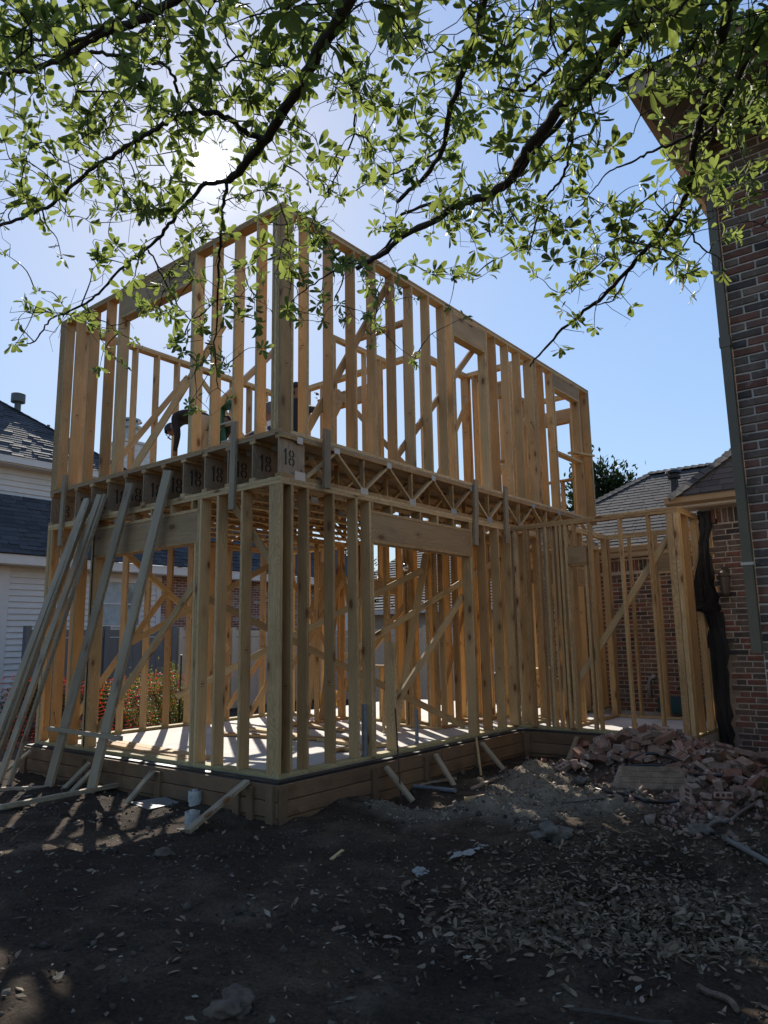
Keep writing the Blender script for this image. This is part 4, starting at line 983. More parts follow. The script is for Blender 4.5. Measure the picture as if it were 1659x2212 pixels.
def fartree(x, y, zc, rad, n_, label, h0=0.0):
    t = empty('tree', (x, y, GZ), label, 'tree'); mb = MB(); mb.tube([(x, y, GZ-.2), (x+.1, y, zc*.5), (x, y, zc), (x+.1, y+.1, zc+rad[2]*.7)], [.22, .17, .12, .03], 8)
    for k in range(8):
        a = random.uniform(0, 6.28); mb.tube([(x, y, zc-rad[2]*.5+.1*k), (x+rad[0]*.5*math.cos(a), y+rad[1]*.5*math.sin(a), zc+.1*k), (x+rad[0]*.85*math.cos(a), y+rad[1]*.85*math.sin(a), zc+.3+.1*k)], [.07, .045, .015], 5)
    mb.build('trunk', BARK, t); cloud('crown', (x, y, zc), rad, n_, .20, DARKL, t, 34)
p = CAM+ray(1302, 1062)*24; fartree(p.x, p.y, p.z-.7, (1.25, 1.25, 1.5), 9000, 'dark evergreen tree standing behind the grey roof right of the upper storey')
p = CAM+ray(760, 1240)*30; fartree(p.x, p.y, p.z, (1.6, 1.6, 2.0), 2600, 'small leafy tree far behind, seen through the studs near the middle')
p = CAM+ray(150, 1290)*40; fartree(p.x-6, p.y, 3.0, (2.5, 2.5, 2.2), 1500, 'round tree far behind at left, mostly hidden by the siding house')
# ------------------------------------------------------------------ people working on the upper floor
SKIN = plain('skin', (.20, .105, .065), .6); BLK = plain('black_cloth', (.016, .016, .019), .9, var=.2, vscale=20); KHA = plain('khaki_cloth', (.42, .32, .20), .9, var=.12, vscale=15)
WHT = plain('white_cloth', (.62, .62, .62), .9); HAIR = plain('dark_hair', (.012, .010, .009), .7); DEN = plain('dark_denim', (.03, .04, .06), .9); CAPM = plain('grey_cap_cloth', (.10, .10, .11), .9); BOOT = plain('brown_boot', (.07, .045, .03), .8)
def seg_d(p, a, b):
    ab = b-a; t = max(0, min(1, (p-a).dot(ab)/max(ab.length_squared, 1e-9))); return (p-(a+ab*t)).length
def person(label, J, bones, mats, root, head_c, look, cap=None, group=None, hands=()):
    """J: joint -> (position, radius); bones: (a, b, material index); mats: list, index 0 is skin"""
    names = list(J); me = bpy.data.meshes.new('person_cage')
    me.from_pydata([tuple(J[k][0]) for k in names], [(names.index(a), names.index(b)) for a, b, _ in bones], [])
    tmp = bpy.data.objects.new('person_cage', me); COL.objects.link(tmp)
    sk = tmp.modifiers.new('skin', 'SKIN'); sk.use_smooth_shade = True
    for i, k in enumerate(names):
        v = me.skin_vertices[0].data[i]; r = J[k][1]; v.radius = (r, r) if not isinstance(r, tuple) else r; v.use_root = (k == root)
    ss = tmp.modifiers.new('sub', 'SUBSURF'); ss.levels = 2; ss.render_levels = 2
    dg = bpy.context.evaluated_depsgraph_get(); body = bpy.data.meshes.new_from_object(tmp.evaluated_get(dg)); bpy.data.objects.remove(tmp)
    bm = bmesh.new(); bm.from_mesh(body)
    look = Vector(look).normalized(); side = look.cross(Vector((0, 0, 1))).normalized(); upv = side.cross(look)
    hc = Vector(head_c)
    def pt(a, b, c): return hc+side*a+look*b+upv*c
    def tri(ps):
        vs = [bm.verts.new(p) for p in ps]
        for f in ((0, 1, 2), (0, 3, 1), (1, 3, 2), (0, 2, 3)): bm.faces.new([vs[i] for i in f])
    tri([pt(-.016, .092, -.03), pt(.016, .092, -.03), pt(0, .088, .03), pt(0, .122, -.024)])       # nose
    for s_ in (-1, 1): tri([pt(s_*.075, 0, -.03), pt(s_*.075, -.03, .03), pt(s_*.075, .01, .03), pt(s_*.098, -.012, .01)])   # ears
    for hp, hd in hands:                                                                             # fingers curl from the palm
        hp = Vector(hp); hd = Vector(hd).normalized(); hs = hd.cross(Vector((.3, .9, .2))).normalized(); hn = hd.cross(hs)
        for k in range(5):
            b0 = hp+hd*.055+hs*(.032-.021*k) if k < 4 else hp+hs*.045
            l_ = (.062, .072, .068, .052, .05)[k]; d1 = hd if k < 4 else (hd+hs*1.0).normalized()
            m1 = b0+d1*l_*.5; e1 = m1+(d1*.5+hn*.85).normalized()*l_*.5
            rad = .0095
            ring = []
            for p in (b0, m1, e1):
                ring.append([bm.verts.new(p+rad*(math.cos(t)*hs+math.sin(t)*hn)) for t in (0, 1.57, 3.14, 4.71)]); rad *= .85
            for i in range(2):
                for q in range(4): bm.faces.new((ring[i][q], ring[i][(q+1) % 4], ring[i+1][(q+1) % 4], ring[i+1][q]))
            bm.faces.new(ring[2])
    bm.to_mesh(body); bm.free(); body.name = 'person'
    for m in mats: body.materials.append(m)
    for p in body.polygons:
        c = p.center; best = min(bones, key=lambda b_: seg_d(c, J[b_[0]][0], J[b_[1]][0])-.6*min(J[b_[0]][1] if not isinstance(J[b_[0]][1], tuple) else J[b_[0]][1][0], J[b_[1]][1] if not isinstance(J[b_[1]][1], tuple) else J[b_[1]][1][0]))
        p.material_index = best[2]; p.use_smooth = True
        if (c-hc).length < .135: p.material_index = 0
    o = link('person', body); tag(o, label, 'person', 'carpenters on the upper floor')
    hr = MB()
    V_ = []; n_ = 12
    prof = [(.0, .128), (.05, .120), (.085, .095), (.102, .05), (.105, .0), (.098, -.05)]
    for r_, z_ in prof:
        for k in range(n_):
            t = 2*math.pi*k/n_; f_ = math.sin(t); rr = r_
            V_.append(pt(rr*.88*math.cos(t), rr*f_-.008, z_ if f_ < .35 else max(z_, .045)))
    hr.add(V_, [(i*n_+k, i*n_+(k+1) % n_, (i+1)*n_+(k+1) % n_, (i+1)*n_+k) for i in range(5) for k in range(n_)])
    hr.build('cap' if cap else 'hair', cap or HAIR, o, True)
    if cap: MB().add([pt(-.07, .085, .055), pt(.07, .085, .055), pt(.055, .175, .035), pt(-.055, .175, .035), pt(-.07, .085, .047), pt(.07, .085, .047), pt(.055, .175, .028), pt(-.055, .175, .028)], [(0, 1, 2, 3), (7, 6, 5, 4), (0, 3, 7, 4), (3, 2, 6, 7), (2, 1, 5, 6)]).build('cap_peak', cap, o)
    ey = MB()
    for s_ in (-1, 1): ey.lathe(pt(s_*.032, .088, .012), [(.0, -.006), (.011, -.003), (.011, .003), (.0, .006)], 8, axis=look)
    ey.lathe(pt(0, .090, -.062), [(.0, -.003), (.024, -.002), (.024, .002), (.0, .003)], 8, axis=look); ey.build('eyes_and_mouth', HAIR, o)
    return o
def pp(cx, cy, y): return onplane((600+cx/2.37)/1.8517, (1500+cy/2.37)/1.8517, 'y', y)
V3 = Vector
# bending carpenter
hip = pp(530, 375, 1.0); sh = pp(315, 405, .95); hd_ = pp(205, 535, .95); hand = pp(235, 770, .80)
def legs(J, hip, fl, fr, kf=V3((-.12, -.05, 0))):
    for s_, f_ in (('l', fl), ('r', fr)):
        h_ = hip+(f_-hip)*.12; h_.z = hip.z-.06; k_ = (h_+f_)/2+kf
        J['hip'+s_] = (h_, .095); J['knee'+s_] = (k_, .065); J['ankle'+s_] = (f_+V3((0, 0, .08)), .045); J['toe'+s_] = (f_+V3((-.17, -.03, .035)), .036)
LEGB = lambda m, bt: [b_ for s_ in 'lr' for b_ in (('pelvis', 'hip'+s_, m), ('hip'+s_, 'knee'+s_, m), ('knee'+s_, 'ankle'+s_, m), ('ankle'+s_, 'toe'+s_, bt))]
J = {'pelvis': (hip, .125), 'waist': ((hip*2+sh)/3+V3((0, 0, .03)), .12), 'chest': (sh+(hip-sh)*.25, .14), 'neck': (sh+(hd_-sh)*.42, .058), 'skull': (hd_+(sh-hd_)*.10, .085), 'crown': (hd_+(hd_-sh)*.22, .062)}
legs(J, hip, V3((hip.x+.02, hip.y-.12, Z2)), V3((hip.x+.06, hip.y+.14, Z2)))
bn = [('pelvis', 'waist', 1), ('waist', 'chest', 1), ('chest', 'neck', 1), ('neck', 'skull', 0), ('skull', 'crown', 0)]+LEGB(2, 3)
for s_, dy in (('l', -.17), ('r', .17)):
    a = sh+V3((.03, dy, -.02)); h_ = hand+V3((0, .0 if s_ == 'l' else .28, 0)); e_ = (a+h_)/2+V3((.07, 0, .0))
    J['sh'+s_] = (a, .072); J['el'+s_] = (e_, .048); J['wr'+s_] = (h_+V3((0, 0, .07)), .031); J['ha'+s_] = (h_, .036)
    bn += [('chest', 'sh'+s_, 1), ('sh'+s_, 'el'+s_, 1), ('el'+s_, 'wr'+s_, 1), ('wr'+s_, 'ha'+s_, 0)]
person('carpenter bent double behind the left window opening, black top and khaki trousers', J, bn, [SKIN, BLK, KHA, BOOT], 'pelvis', hd_, (-.75, -.1, -.65), hands=[(J['hal'][0], (-.3, 0, -1)), (J['har'][0], (-.3, 0, -1))])
def upright(label, head, facing, kneel, arm_pts, mats, cap=None, lean=0.0):
    f = Vector(facing).normalized(); l_ = Vector((-f.y, f.x, 0)); base = Vector((head.x, head.y, 0))-f*lean
    shz = head.z-.27; hz = (Z2+.50 if kneel else Z2+.93); hip = Vector((base.x, base.y, hz))-f*(.10 if kneel else 0)
    ch = Vector((head.x, head.y, shz-.12))-f*.04
    J = {'pelvis': (hip, .12), 'waist': ((hip+ch)/2, .115), 'chest': (ch, .15), 'neck': (Vector((head.x, head.y, head.z-.15))-f*.02, .055), 'skull': (head+V3((0, 0, -.02)), .086), 'crown': (head+V3((0, 0, .055)), .072)}
    bn = [('pelvis', 'waist', 1), ('waist', 'chest', 1), ('chest', 'neck', 1), ('neck', 'skull', 0), ('skull', 'crown', 0)]
    for s_, sg in (('l', 1), ('r', -1)):
        h_ = hip+l_*sg*.10-V3((0, 0, .05))
        if kneel: k_ = h_+f*.30+V3((0, 0, -.02 if sg > 0 else -.36)); an = V3((h_.x, h_.y, Z2+.08))+f*(.28 if sg > 0 else -.25)
        else: k_ = (h_+V3((h_.x, h_.y, Z2)))/2+f*.03; an = V3((h_.x, h_.y, Z2+.08))
        J['hip'+s_] = (h_, .093); J['knee'+s_] = (k_, .064); J['ankle'+s_] = (an, .044); J['toe'+s_] = (an+f*.17-V3((0, 0, .045)), .035)
    bn += LEGB(2, 3); hands = []
    for s_, sg in (('l', 1), ('r', -1)):
        a = ch+l_*sg*.19+V3((0, 0, .07)); pts_ = arm_pts.get(s_)
        e_, w_ = pts_ if pts_ else (a+V3((0, 0, -.29))+f*.05+l_*sg*.05, a+V3((0, 0, -.50))+f*.18)
        J['sh'+s_] = (a, .070); J['el'+s_] = (e_, .046); J['wr'+s_] = (e_+(w_-e_)*.85, .030); J['ha'+s_] = (w_, .035)
        bn += [('chest', 'sh'+s_, 1), ('sh'+s_, 'el'+s_, 1 if len(mats) < 5 else 0), ('el'+s_, 'wr'+s_, 0), ('wr'+s_, 'ha'+s_, 0)]; hands.append((w_, w_-e_))
    return person(label, J, bn, mats[:4], 'pelvis', head, f*1.0+V3((0, 0, -.15)), cap, hands=hands)
upright('carpenter in dark shirt beside the green ladder, mostly hidden by studs', pp(625, 300, 1.35), (.6, -.6, 0), True, {'l': (pp(735, 400, 1.2), pp(690, 480, 1.15))}, [SKIN, BLK, KHA, BOOT], None)
upright('crouching carpenter in a white T-shirt and grey cap left of the corner post', pp(1140, 345, 1.1), (-1, -.15, 0), True, {'l': (pp(1010, 545, 1.0), pp(900, 590, .95)), 'r': (pp(1000, 560, 1.2), pp(905, 600, 1.2))}, [SKIN, WHT, DEN, BOOT], CAPM)
upright('standing carpenter in black shirt raising one forearm, right of the corner post', pp(1382, 140, 2.6), (.35, -.9, 0), False, {'l': (pp(1635, 335, 2.45), pp(1600, 225, 2.35))}, [SKIN, BLK, DEN, BOOT], None)
# green step ladder
GRN = plain('green_fibreglass', (.015, .11, .06), .5)
lt = pp(725, 300, 1.15); SLD = empty('step_ladder', (lt.x, lt.y, Z2), 'green step ladder standing between the carpenters on the upper floor', 'ladder')
for s_ in (-.2, .2):
    MB().bar((lt.x+s_*.6, lt.y, lt.z), (lt.x+s_+.32, lt.y-.05, Z2+.01), .07, .03).build('side_rail', GRN, SLD); MB().bar((lt.x+s_*.6, lt.y+.06, lt.z), (lt.x+s_-.30, lt.y+.25, Z2+.01), .05, .03).build('rear_leg', GRN, SLD)
for k in range(1, 4):
    t = k/4; c = Vector((lt.x+.32*t, lt.y-.05*t, lt.z+(Z2-lt.z)*t)); MB().box((c.x-.13-.08*t, c.y-.05, c.z-.012), (c.x+.13+.08*t, c.y+.05, c.z+.012)).build('tread', GALV, SLD)
MB().box((lt.x-.17, lt.y-.09, lt.z), (lt.x+.17, lt.y+.12, lt.z+.04)).build('ladder_top', GRN, SLD)
# ------------------------------------------------------------------ things on the slab
def pipe(name, p0, p1, r, mat, label, cat, n_=10): 
    return simple(name, MB().tube([p0, (Vector(p0)+Vector(p1))/2, p1], r, n_), mat, label, cat, smooth=False)
pipe('conduit_stub', (-.26, 2.64, -.02), (-.27, 2.65, .43), .024, GALVD, 'grey conduit standing alone out of the slab inside the door opening', 'conduit')
pipe('conduit_stub', (-.06, 1.37, .04), (-.06, 1.37, .60), .034, GALVD, 'thicker grey conduit standing against the left door post', 'conduit')
rr = onz(867, 1722); pipe('rebar_stake', (rr.x, rr.y, -.5), (rr.x-.10, rr.y+.05, .56), .009, STEELR, 'thin rusty rebar standing upright in the dirt before the door opening', 'rebar', 6)
BT = empty('water_bottle', (1.655, 5.08, 0), 'clear plastic water bottle with blue label standing on the wing slab', 'bottle')
CLR = plain('clear_plastic', (.55, .57, .58), .12, spec=.8); BLU = plain('blue_label', (.03, .08, .25), .5)
mb = MB(); mb.lathe((1.655, 5.08, .0), [(.030, 0), (.032, .01), (.032, .145), (.028, .165), (.013, .19), (.013, .205)], 14); mb.build('bottle_body', CLR, BT, True)
mb = MB(); mb.lathe((1.655, 5.08, .085), [(.0335, 0), (.0335, .05)], 14); mb.build('label_band', BLU, BT); mb = MB(); mb.lathe((1.655, 5.08, .205), [(.015, 0), (.015, .018)], 12); mb.build('bottle_cap', WHT, BT)
YEL = plain('yellow_case', (.52, .30, .03), .5, var=.1)
c = onz(710, 1525, 0); TC = empty('tool_case', (c.x, c.y, 0), 'yellow tool case standing on the slab by the back studs', 'tool case')
MB().box((c.x-.17, c.y-.08, .001), (c.x+.17, c.y+.08, .30)).build('case', YEL, TC); MB().box((c.x-.08, c.y-.02, .34), (c.x+.08, c.y+.02, .36)).box((c.x-.08, c.y-.02, .30), (c.x-.06, c.y+.02, .34)).box((c.x+.06, c.y-.02, .30), (c.x+.08, c.y+.02, .34)).build('handle', BLACKP, TC)
ST = empty('timber_steps', (-.95, 7.0, 0), 'rough timber steps standing beyond the middle studs, seen right of the door opening', 'steps')
for k in range(4):
    for j in range(2): MB().box((-1.25+.28*k, 6.72+.0*k, .19*(3-k)+.10*j+.005), (-.55+.28*k*.6, 7.3, .19*(3-k)+.10*(j+1))).build('step_board', PINE, ST)
MB().bar((-.98, 6.68, .8), (-.3, 6.70, .02), .14, .04).build('stringer', PINE, ST)
ac = CAM+ray(1092, 1475)*15.5; AC = empty('air_conditioner', (ac.x, ac.y, GZ), 'dark air conditioning unit standing before the pale back fence', 'air conditioner')
ACM = plain('dark_grille_metal', (.05, .05, .055), .5)
MB().box((ac.x-.38, ac.y-.38, GZ), (ac.x+.38, ac.y+.38, .58)).build('cabinet', ACM, AC)
for k in range(16): MB().box((ac.x-.40, ac.y-.405, GZ+.1+.05*k), (ac.x+.40, ac.y-.381, GZ+.115+.05*k)).build('grille_bar', GALVD, AC)
GLM = plain('polished_metal', (.85, .85, .85), .09, metal=1.0)
gc = (-1.325, 3.90, 2.41); mb = MB(); mb.lathe(gc, [(.003, -.062), (.03, -.054), (.052, -.03), (.060, 0), (.052, .03), (.03, .054), (.003, .062)], 24); mb.bar((-1.325, 3.94, 2.41), (-1.36, 4.048, 2.43), .015, .015)  # made-up polished ball on an arm, put in to throw a sun glint
simple('glint_ball', mb, GLM, 'small polished metal ball added for a sun glint on the back studs', 'glint ball', smooth=True)
# ------------------------------------------------------------------ things lying on the dirt
def ong(px, py, off=0.0):
    d = ray(px, py); tt = np.arange(3.0, 14, .05); below = CAM.z+d.z*tt < ground_h(CAM.x+d.x*tt, CAM.y+d.y*tt)+off
    hi_ = float(tt[np.argmax(below)]) if below.any() else 14.0; lo_ = hi_-.05
    for _ in range(5):
        m_ = (lo_+hi_)/2; p = CAM+d*m_
        if p.z < gh(p.x, p.y)+off: hi_ = m_
        else: lo_ = m_
    return CAM+d*hi_
for (px, py, lab) in ((415, 1770, 'white sewer pipe stub nearest the camera, with square lug on its plug'), (421, 1722, 'white sewer pipe stub farther back, partly behind the raking timber')):
    c = ong(px, py+16); E_ = empty('sewer_pipe_stub', c, lab, 'pipe stub', 'capped pipe stubs')
    mb = MB(); mb.lathe(c, [(.062, -.05), (.062, .03), (.070, .032), (.070, .135), (.064, .137), (.064, .110), (.0, .108)], 20); mb.build('pipe_body', PVC, E_)
    mb = MB(); mb.lathe(c+V3((0, 0, .111)), [(.062, 0), (.062, .012)], 18); mb.build('plug', GALVD, E_); MB().box((c.x-.022, c.y-.022, c.z+.122), (c.x+.022, c.y+.022, c.z+.150)).build('plug_lug', PVC, E_)
a, c = ong(822, 1691, .03), ong(984, 1708, .03); pipe('conduit_pipe', a, c, .024, GALVD, 'grey conduit pipe lying on the dirt in front of the form boards', 'pipe')
c = ong(334, 1741); sh_ = MB(); sh_.add([(c.x-.30, c.y-.10, c.z+.02), (c.x+.22, c.y-.22, c.z+.035), (c.x+.28, c.y+.10, c.z+.05), (c.x-.05, c.y+.16, c.z+.06)]+[(c.x-.30, c.y-.10, c.z+.012), (c.x+.22, c.y-.22, c.z+.027), (c.x+.28, c.y+.10, c.z+.042), (c.x-.05, c.y+.16, c.z+.052)], [(0, 1, 2, 3), (7, 6, 5, 4), (0, 4, 5, 1), (1, 5, 6, 2), (2, 6, 7, 3), (3, 7, 4, 0)])
simple('scrap_sheet', sh_, plain('dull_sheet', (.22, .21, .20), .35, metal=.3, var=.2), 'flat grey scrap sheet lying on the dirt right of the leaning planks', 'scrap sheet')
def rock_mesh(seed, r, squash=.65, sub=2, rough=.25):
    bm = bmesh.new(); bmesh.ops.create_icosphere(bm, subdivisions=sub, radius=r); rr_ = random.Random(seed); o_ = Vector((rr_.random()*50, rr_.random()*50, rr_.random()*50))
    from mathutils import noise as mn
    for v in bm.verts:
        k = 1+rough*mn.noise(v.co/r*1.3+o_)+.5*rough*mn.noise(v.co/r*3.1+o_); v.co *= k; v.co.z *= squash
    me = bpy.data.meshes.new('rock'); bm.to_mesh(me); bm.free(); return me
ROCK = plain('tan_rock', (.085, .062, .045), .9, var=.5, vscale=14, bmp=.6, bscale=40, bdist=.01); PALE = plain('pale_plaster', (.25, .235, .215), .85, var=.15, vscale=20, bmp=.3); LUMP = plain('grey_concrete_lump', (.115, .098, .078), .95, var=.45, vscale=12, bmp=.8, bscale=40, bdist=.012)
for (px, py, r, mat, lab) in ((355, 1849, .085, ROCK, 'tan rock lying on dark dirt below the pipe stubs'), (502, 2178, .085, ROCK, 'tan rock at the bottom edge of the picture'), (910, 1886, .048, PALE, 'small white plaster lump lying alone on dark dirt'),
        (1185, 1808, .15, LUMP, 'rounded pale concrete lump half buried left of the leaf litter'), (1510, 1800, .10, LUMP, 'rough concrete lump at the end of the corrugated drain hose'), (1260, 1688, .075, LUMP, 'small concrete lump on the clay before the masonry chunk')):
    c = ong(px, py); me = rock_mesh(int(px), r, .58, 4, .8); me.materials.append(mat); o = link('rock', me); o.location = c+V3((0, 0, r*.08)); o.rotation_euler.z = px; tag(o, lab, 'rock')
    for p in me.polygons: p.use_smooth = True
for k, (px, py, s_, lab) in enumerate(((985, 1858, .07, 'lowest left white paper scrap of the broken line'), (1003, 1852, .10, 'largest torn white paper scrap in the middle of the line'), (1024, 1842, .08, 'long torn white paper scrap right of the largest one'), (1043, 1834, .05, 'smallest white paper scrap, upper right end of the line'))):
    c = ong(px, py); mb = MB(); a_ = .9+random.uniform(-.3, .3); P_ = []
    for i in range(11):
        t = i*2*math.pi/11; r_ = random.uniform(.55, 1.15); u, v = s_*r_*math.cos(t), s_*.38*r_*math.sin(t); P_.append((c.x+u*math.cos(a_)-v*math.sin(a_), c.y+u*math.sin(a_)+v*math.cos(a_)))
    zs = [gh(x, y)+.018+random.uniform(0, .03) for x, y in P_]
    mb.add([(x, y, z) for (x, y), z in zip(P_, zs)]+[(c.x, c.y, c.z+.03)], [(i, (i+1) % 11, 11) for i in range(11)])
    o = mb.build('paper_scrap', PALE); tag(o, lab, 'scrap', 'torn white paper scraps'); o.modifiers.new('thick', 'SOLIDIFY').thickness = .004
# cables and hoses over the rubble
def pc(cx, cy, x0=2172, y0=2900, s_=1.843): return ((x0+cx/s_)/1.8517, (y0+cy/s_)/1.8517)
def smooth_pts(P_, n_=6):
    P_ = [Vector(p) for p in P_]; out_ = []
    for i in range(len(P_)-1):
        p0, p1, p2, p3 = P_[max(i-1, 0)], P_[i], P_[i+1], P_[min(i+2, len(P_)-1)]
        for k in range(n_):
            t = k/n_; out_.append(.5*((2*p1)+(p2-p0)*t+(2*p0-5*p1+4*p2-p3)*t*t+(3*p1-p0-3*p2+p3)*t*t*t))
    return out_+[P_[-1]]
def cable(px_, r, mat, label, off=.05, cat='cable', n_=7):
    P_ = [ong(*pc(*p), off) for p in px_]; return simple('cable', MB().tube(smooth_pts(P_), r, n_), mat, label, cat, smooth=True)
cable([(650, 255), (720, 220), (820, 210), (930, 240), (1020, 295), (1100, 375), (1155, 455)], .016, BLACKP, 'black cable arching over the crest of the brick rubble', .12)
cable([(530, 332), (640, 305), (780, 297), (900, 305), (1010, 345), (1130, 368), (1300, 372), (1450, 358), (1700, 300)], .017, BLACKP, 'long black cable running across the rubble to the right picture edge', .10)
cable([(390, 470), (480, 495), (600, 510), (680, 535), (760, 560), (860, 570), (1000, 560), (1060, 545)], .016, BLACKP, 'black cable lying on clay below the masonry chunk', .03)
cable([(1380, 60), (1420, 110), (1480, 170), (1560, 220), (1680, 265)], .018, BLACKP, 'dark cable dropping beside the felt to the brick wall foot', .03)
cable([(1080, 745), (1150, 765), (1200, 775), (1240, 795)], .006, BLACKP, 'thin dark wire lying before the corrugated drain hose', .02)
for k in range(4):
    c = ong(*pc(1640, 200)); mb = MB(); mb.tube([(c.x+.30*math.cos(t), c.y+.30*math.sin(t), c.z+.02+.028*k) for t in [i*2*math.pi/28 for i in range(29)]], .014, 6)
    HC = mb if k == 0 else HC.add(mb.V, mb.F)
tag(HC.build('hose_coil', BLACKP), 'black hose coil lying at the foot of the lantern wall', 'hose')
GHOSE = plain('grey_drain_hose', (.14, .125, .105), .6, var=.15)
def corrug(px_, r, label, step=.016):
    P_ = smooth_pts([ong(*pc(*p), .03) for p in px_], 40); rad = [r*(1.0 if i % 2 else .84) for i in range(len(P_))]
    return simple('drain_hose', MB().tube(P_, rad, 10), GHOSE, label, 'hose')
corrug([(1330, 828), (1420, 880), (1540, 945), (1690, 1030)], .021, 'grey corrugated drain hose running to the right picture edge')
cable([(1205, 760), (1250, 722), (1310, 708), (1345, 712)], .018, GHOSE, 'bent grey pipe end above the concrete lump', .04, 'pipe'); cable([(1390, 700), (1480, 630), (1600, 560)], .017, GHOSE, 'straight grey pipe lying up towards the right edge', .04, 'pipe')
# sticks among the litter
for P_, r, mat, lab in (([(1508, 2130), (1530, 2143), (1560, 2152), (1580, 2165), (1592, 2180)], .014, plain('pale_root', (.13, .09, .06), .9, var=.5, vscale=25, bmp=.8), 'pale crooked root in the sunlit bottom right corner'), ([(1487, 1905), (1480, 1925), (1466, 1947)], .008, BARK, 'short upright twig on the dark hollow at right'), ([(1230, 2180), (1310, 2190), (1400, 2207), (1450, 2209)], .009, BARK, 'long dark twig along the bottom edge'), ([(1215, 1735), (1300, 1725), (1370, 1708)], .006, BARK, 'thin dark twig across the clay edge')):
    simple('fallen_twig', MB().tube(smooth_pts([ong(*p, .02) for p in P_]), r, 6), mat, lab, 'twig')
# ------------------------------------------------------------------ brick rubble
def brick_piece(seed, kind):
    r_ = random.Random(seed); l_, w_, h_ = .20, .092, .058
    bm = bmesh.new()
    def bx(x0, x1, y0, y1, z0, z1):
        vs = [bm.verts.new(p) for p in ((x0,y0,z0),(x1,y0,z0),(x1,y1,z0),(x0,y1,z0),(x0,y0,z1),(x1,y0,z1),(x1,y1,z1),(x0,y1,z1))]
        for f in BOXF: bm.faces.new([vs[i] for i in f])
    if kind == 'core':
        for y0, y1 in ((-w_/2, -.022), (.022, w_/2)): bx(-l_/2, l_/2, y0, y1, -h_/2, h_/2)
        for x0, x1 in ((-.10, -.078), (-.040, -.016), (.016, .040), (.078, .10)): bx(x0, x1, -.0219, .0219, -h_/2, h_/2)
    elif kind == 'score':
        bx(-l_/2, l_/2, -w_/2, w_/2, -h_/2, h_/2-.006)
        for i in range(8): bx(-l_/2+.004+i*.025, -l_/2+.021+i*.025, -w_/2+.001, w_/2-.001, h_/2-.0059, h_/2)
    else:
        f_ = r_.choice((1, .8, .6, .45)); bx(-l_/2*f_, l_/2*f_, -w_/2, w_/2, -h_/2, h_/2)
        bmesh.ops.subdivide_edges(bm, edges=bm.edges[:], cuts=1, use_grid_fill=True)
        for v in bm.verts:
            v.co += Vector((r_.uniform(-.006, .006), r_.uniform(-.005, .005), r_.uniform(-.004, .004)))
            if v.co.x > l_/2*f_*.8 and f_ < 1: v.co.x += r_.uniform(-.035, .025)
    me = bpy.data.meshes.new('rubble_brick'); bm.to_mesh(me); bm.free(); me.materials.append(RUBBLE); return me
pieces = [brick_piece(k, 'b') for k in range(9)]+[brick_piece(20, 'core'), brick_piece(21, 'score'), brick_piece(22, 'score')]
sp = [(650, 110), (590, 95), (560, 130), (760, 120), (710, 150), (830, 140), (900, 160), (640, 160), (600, 200), (690, 210), (760, 190), (850, 210), (930, 190), (1000, 200), (1080, 190), (1120, 230), (1170, 250), (980, 270), (1060, 300), (1140, 310),
      (1210, 300), (1260, 280), (1310, 330), (1180, 370), (1090, 420), (1050, 400), (960, 370), (880, 360), (1120, 470), (1200, 460), (1250, 440), (1110, 540), (1300, 470), (1330, 560), (1480, 540), (1560, 500), (1540, 540), (1400, 430), (1450, 450),
      (1500, 350), (1420, 330), (1560, 300), (1600, 340), (1640, 280), (1480, 270), (1400, 250), (1350, 230), (1290, 200), (1250, 170), (500, 160), (450, 200), (420, 230), (380, 250), (330, 240), (300, 210), (280, 260), (210, 300), (160, 320), (350, 300), (430, 290),
      (500, 270), (560, 250), (620, 270), (560, 300), (700, 280), (800, 270), (840, 250), (250, 330), (310, 340), (1060, 600), (1210, 600), (1280, 640), (1330, 640), (1620, 420), (1590, 450), (1500, 420), (1000, 160), (1040, 230), (870, 100), (950, 130), (1180, 190), (680, 90), (800, 90), (740, 80), (620, 80)]
for k, (a_, b_) in enumerate(sp):
    c = ong(*pc(a_+random.uniform(-8, 8), b_+random.uniform(-6, 6)), .03)
    if c.y > 4.68 and c.x < 2.6: c.y = 4.62
    o = link('rubble_brick', pieces[k % 12 if k % 5 else k % 9]); o.location = c+V3((0, 0, random.uniform(.02, .10))); o.rotation_euler = (random.uniform(-.7, .7), random.uniform(-.6, .6), random.uniform(0, 6.28)); s_ = random.uniform(.75, 1.25); o.scale = (s_, s_, s_)
    tag(o, 'broken red brick lying among the heap of rubble before the wing', 'brick', 'broken bricks in the rubble heap')
sp2 = [(random.gauss(760, 170), random.gauss(200, 70)) for _ in range(45)]+[(random.uniform(1050, 1640), random.uniform(260, 640)) for _ in range(55)]
for k, (a_, b_) in enumerate(sp2):
    if b_ < 90+abs(a_-760)*.45 and a_ < 1050: continue
    c = ong(*pc(a_, b_), .02)
    if c.y > 4.66 and c.x < 2.62: continue
    o = link('brick_fragment', pieces[(k*5+3) % 9]); o.location = c+V3((0, 0, random.uniform(.0, .05))); o.rotation_euler = (random.uniform(-1.5, 1.5), random.uniform(-1, 1), random.uniform(0, 6.28)); s_ = random.uniform(.35, .7); o.scale = (s_, s_*random.uniform(.8, 1.3), s_*1.2)
    tag(o, 'small brick fragment lying between the broken bricks of the rubble heap', 'brick fragment', 'brick fragments in the rubble heap')
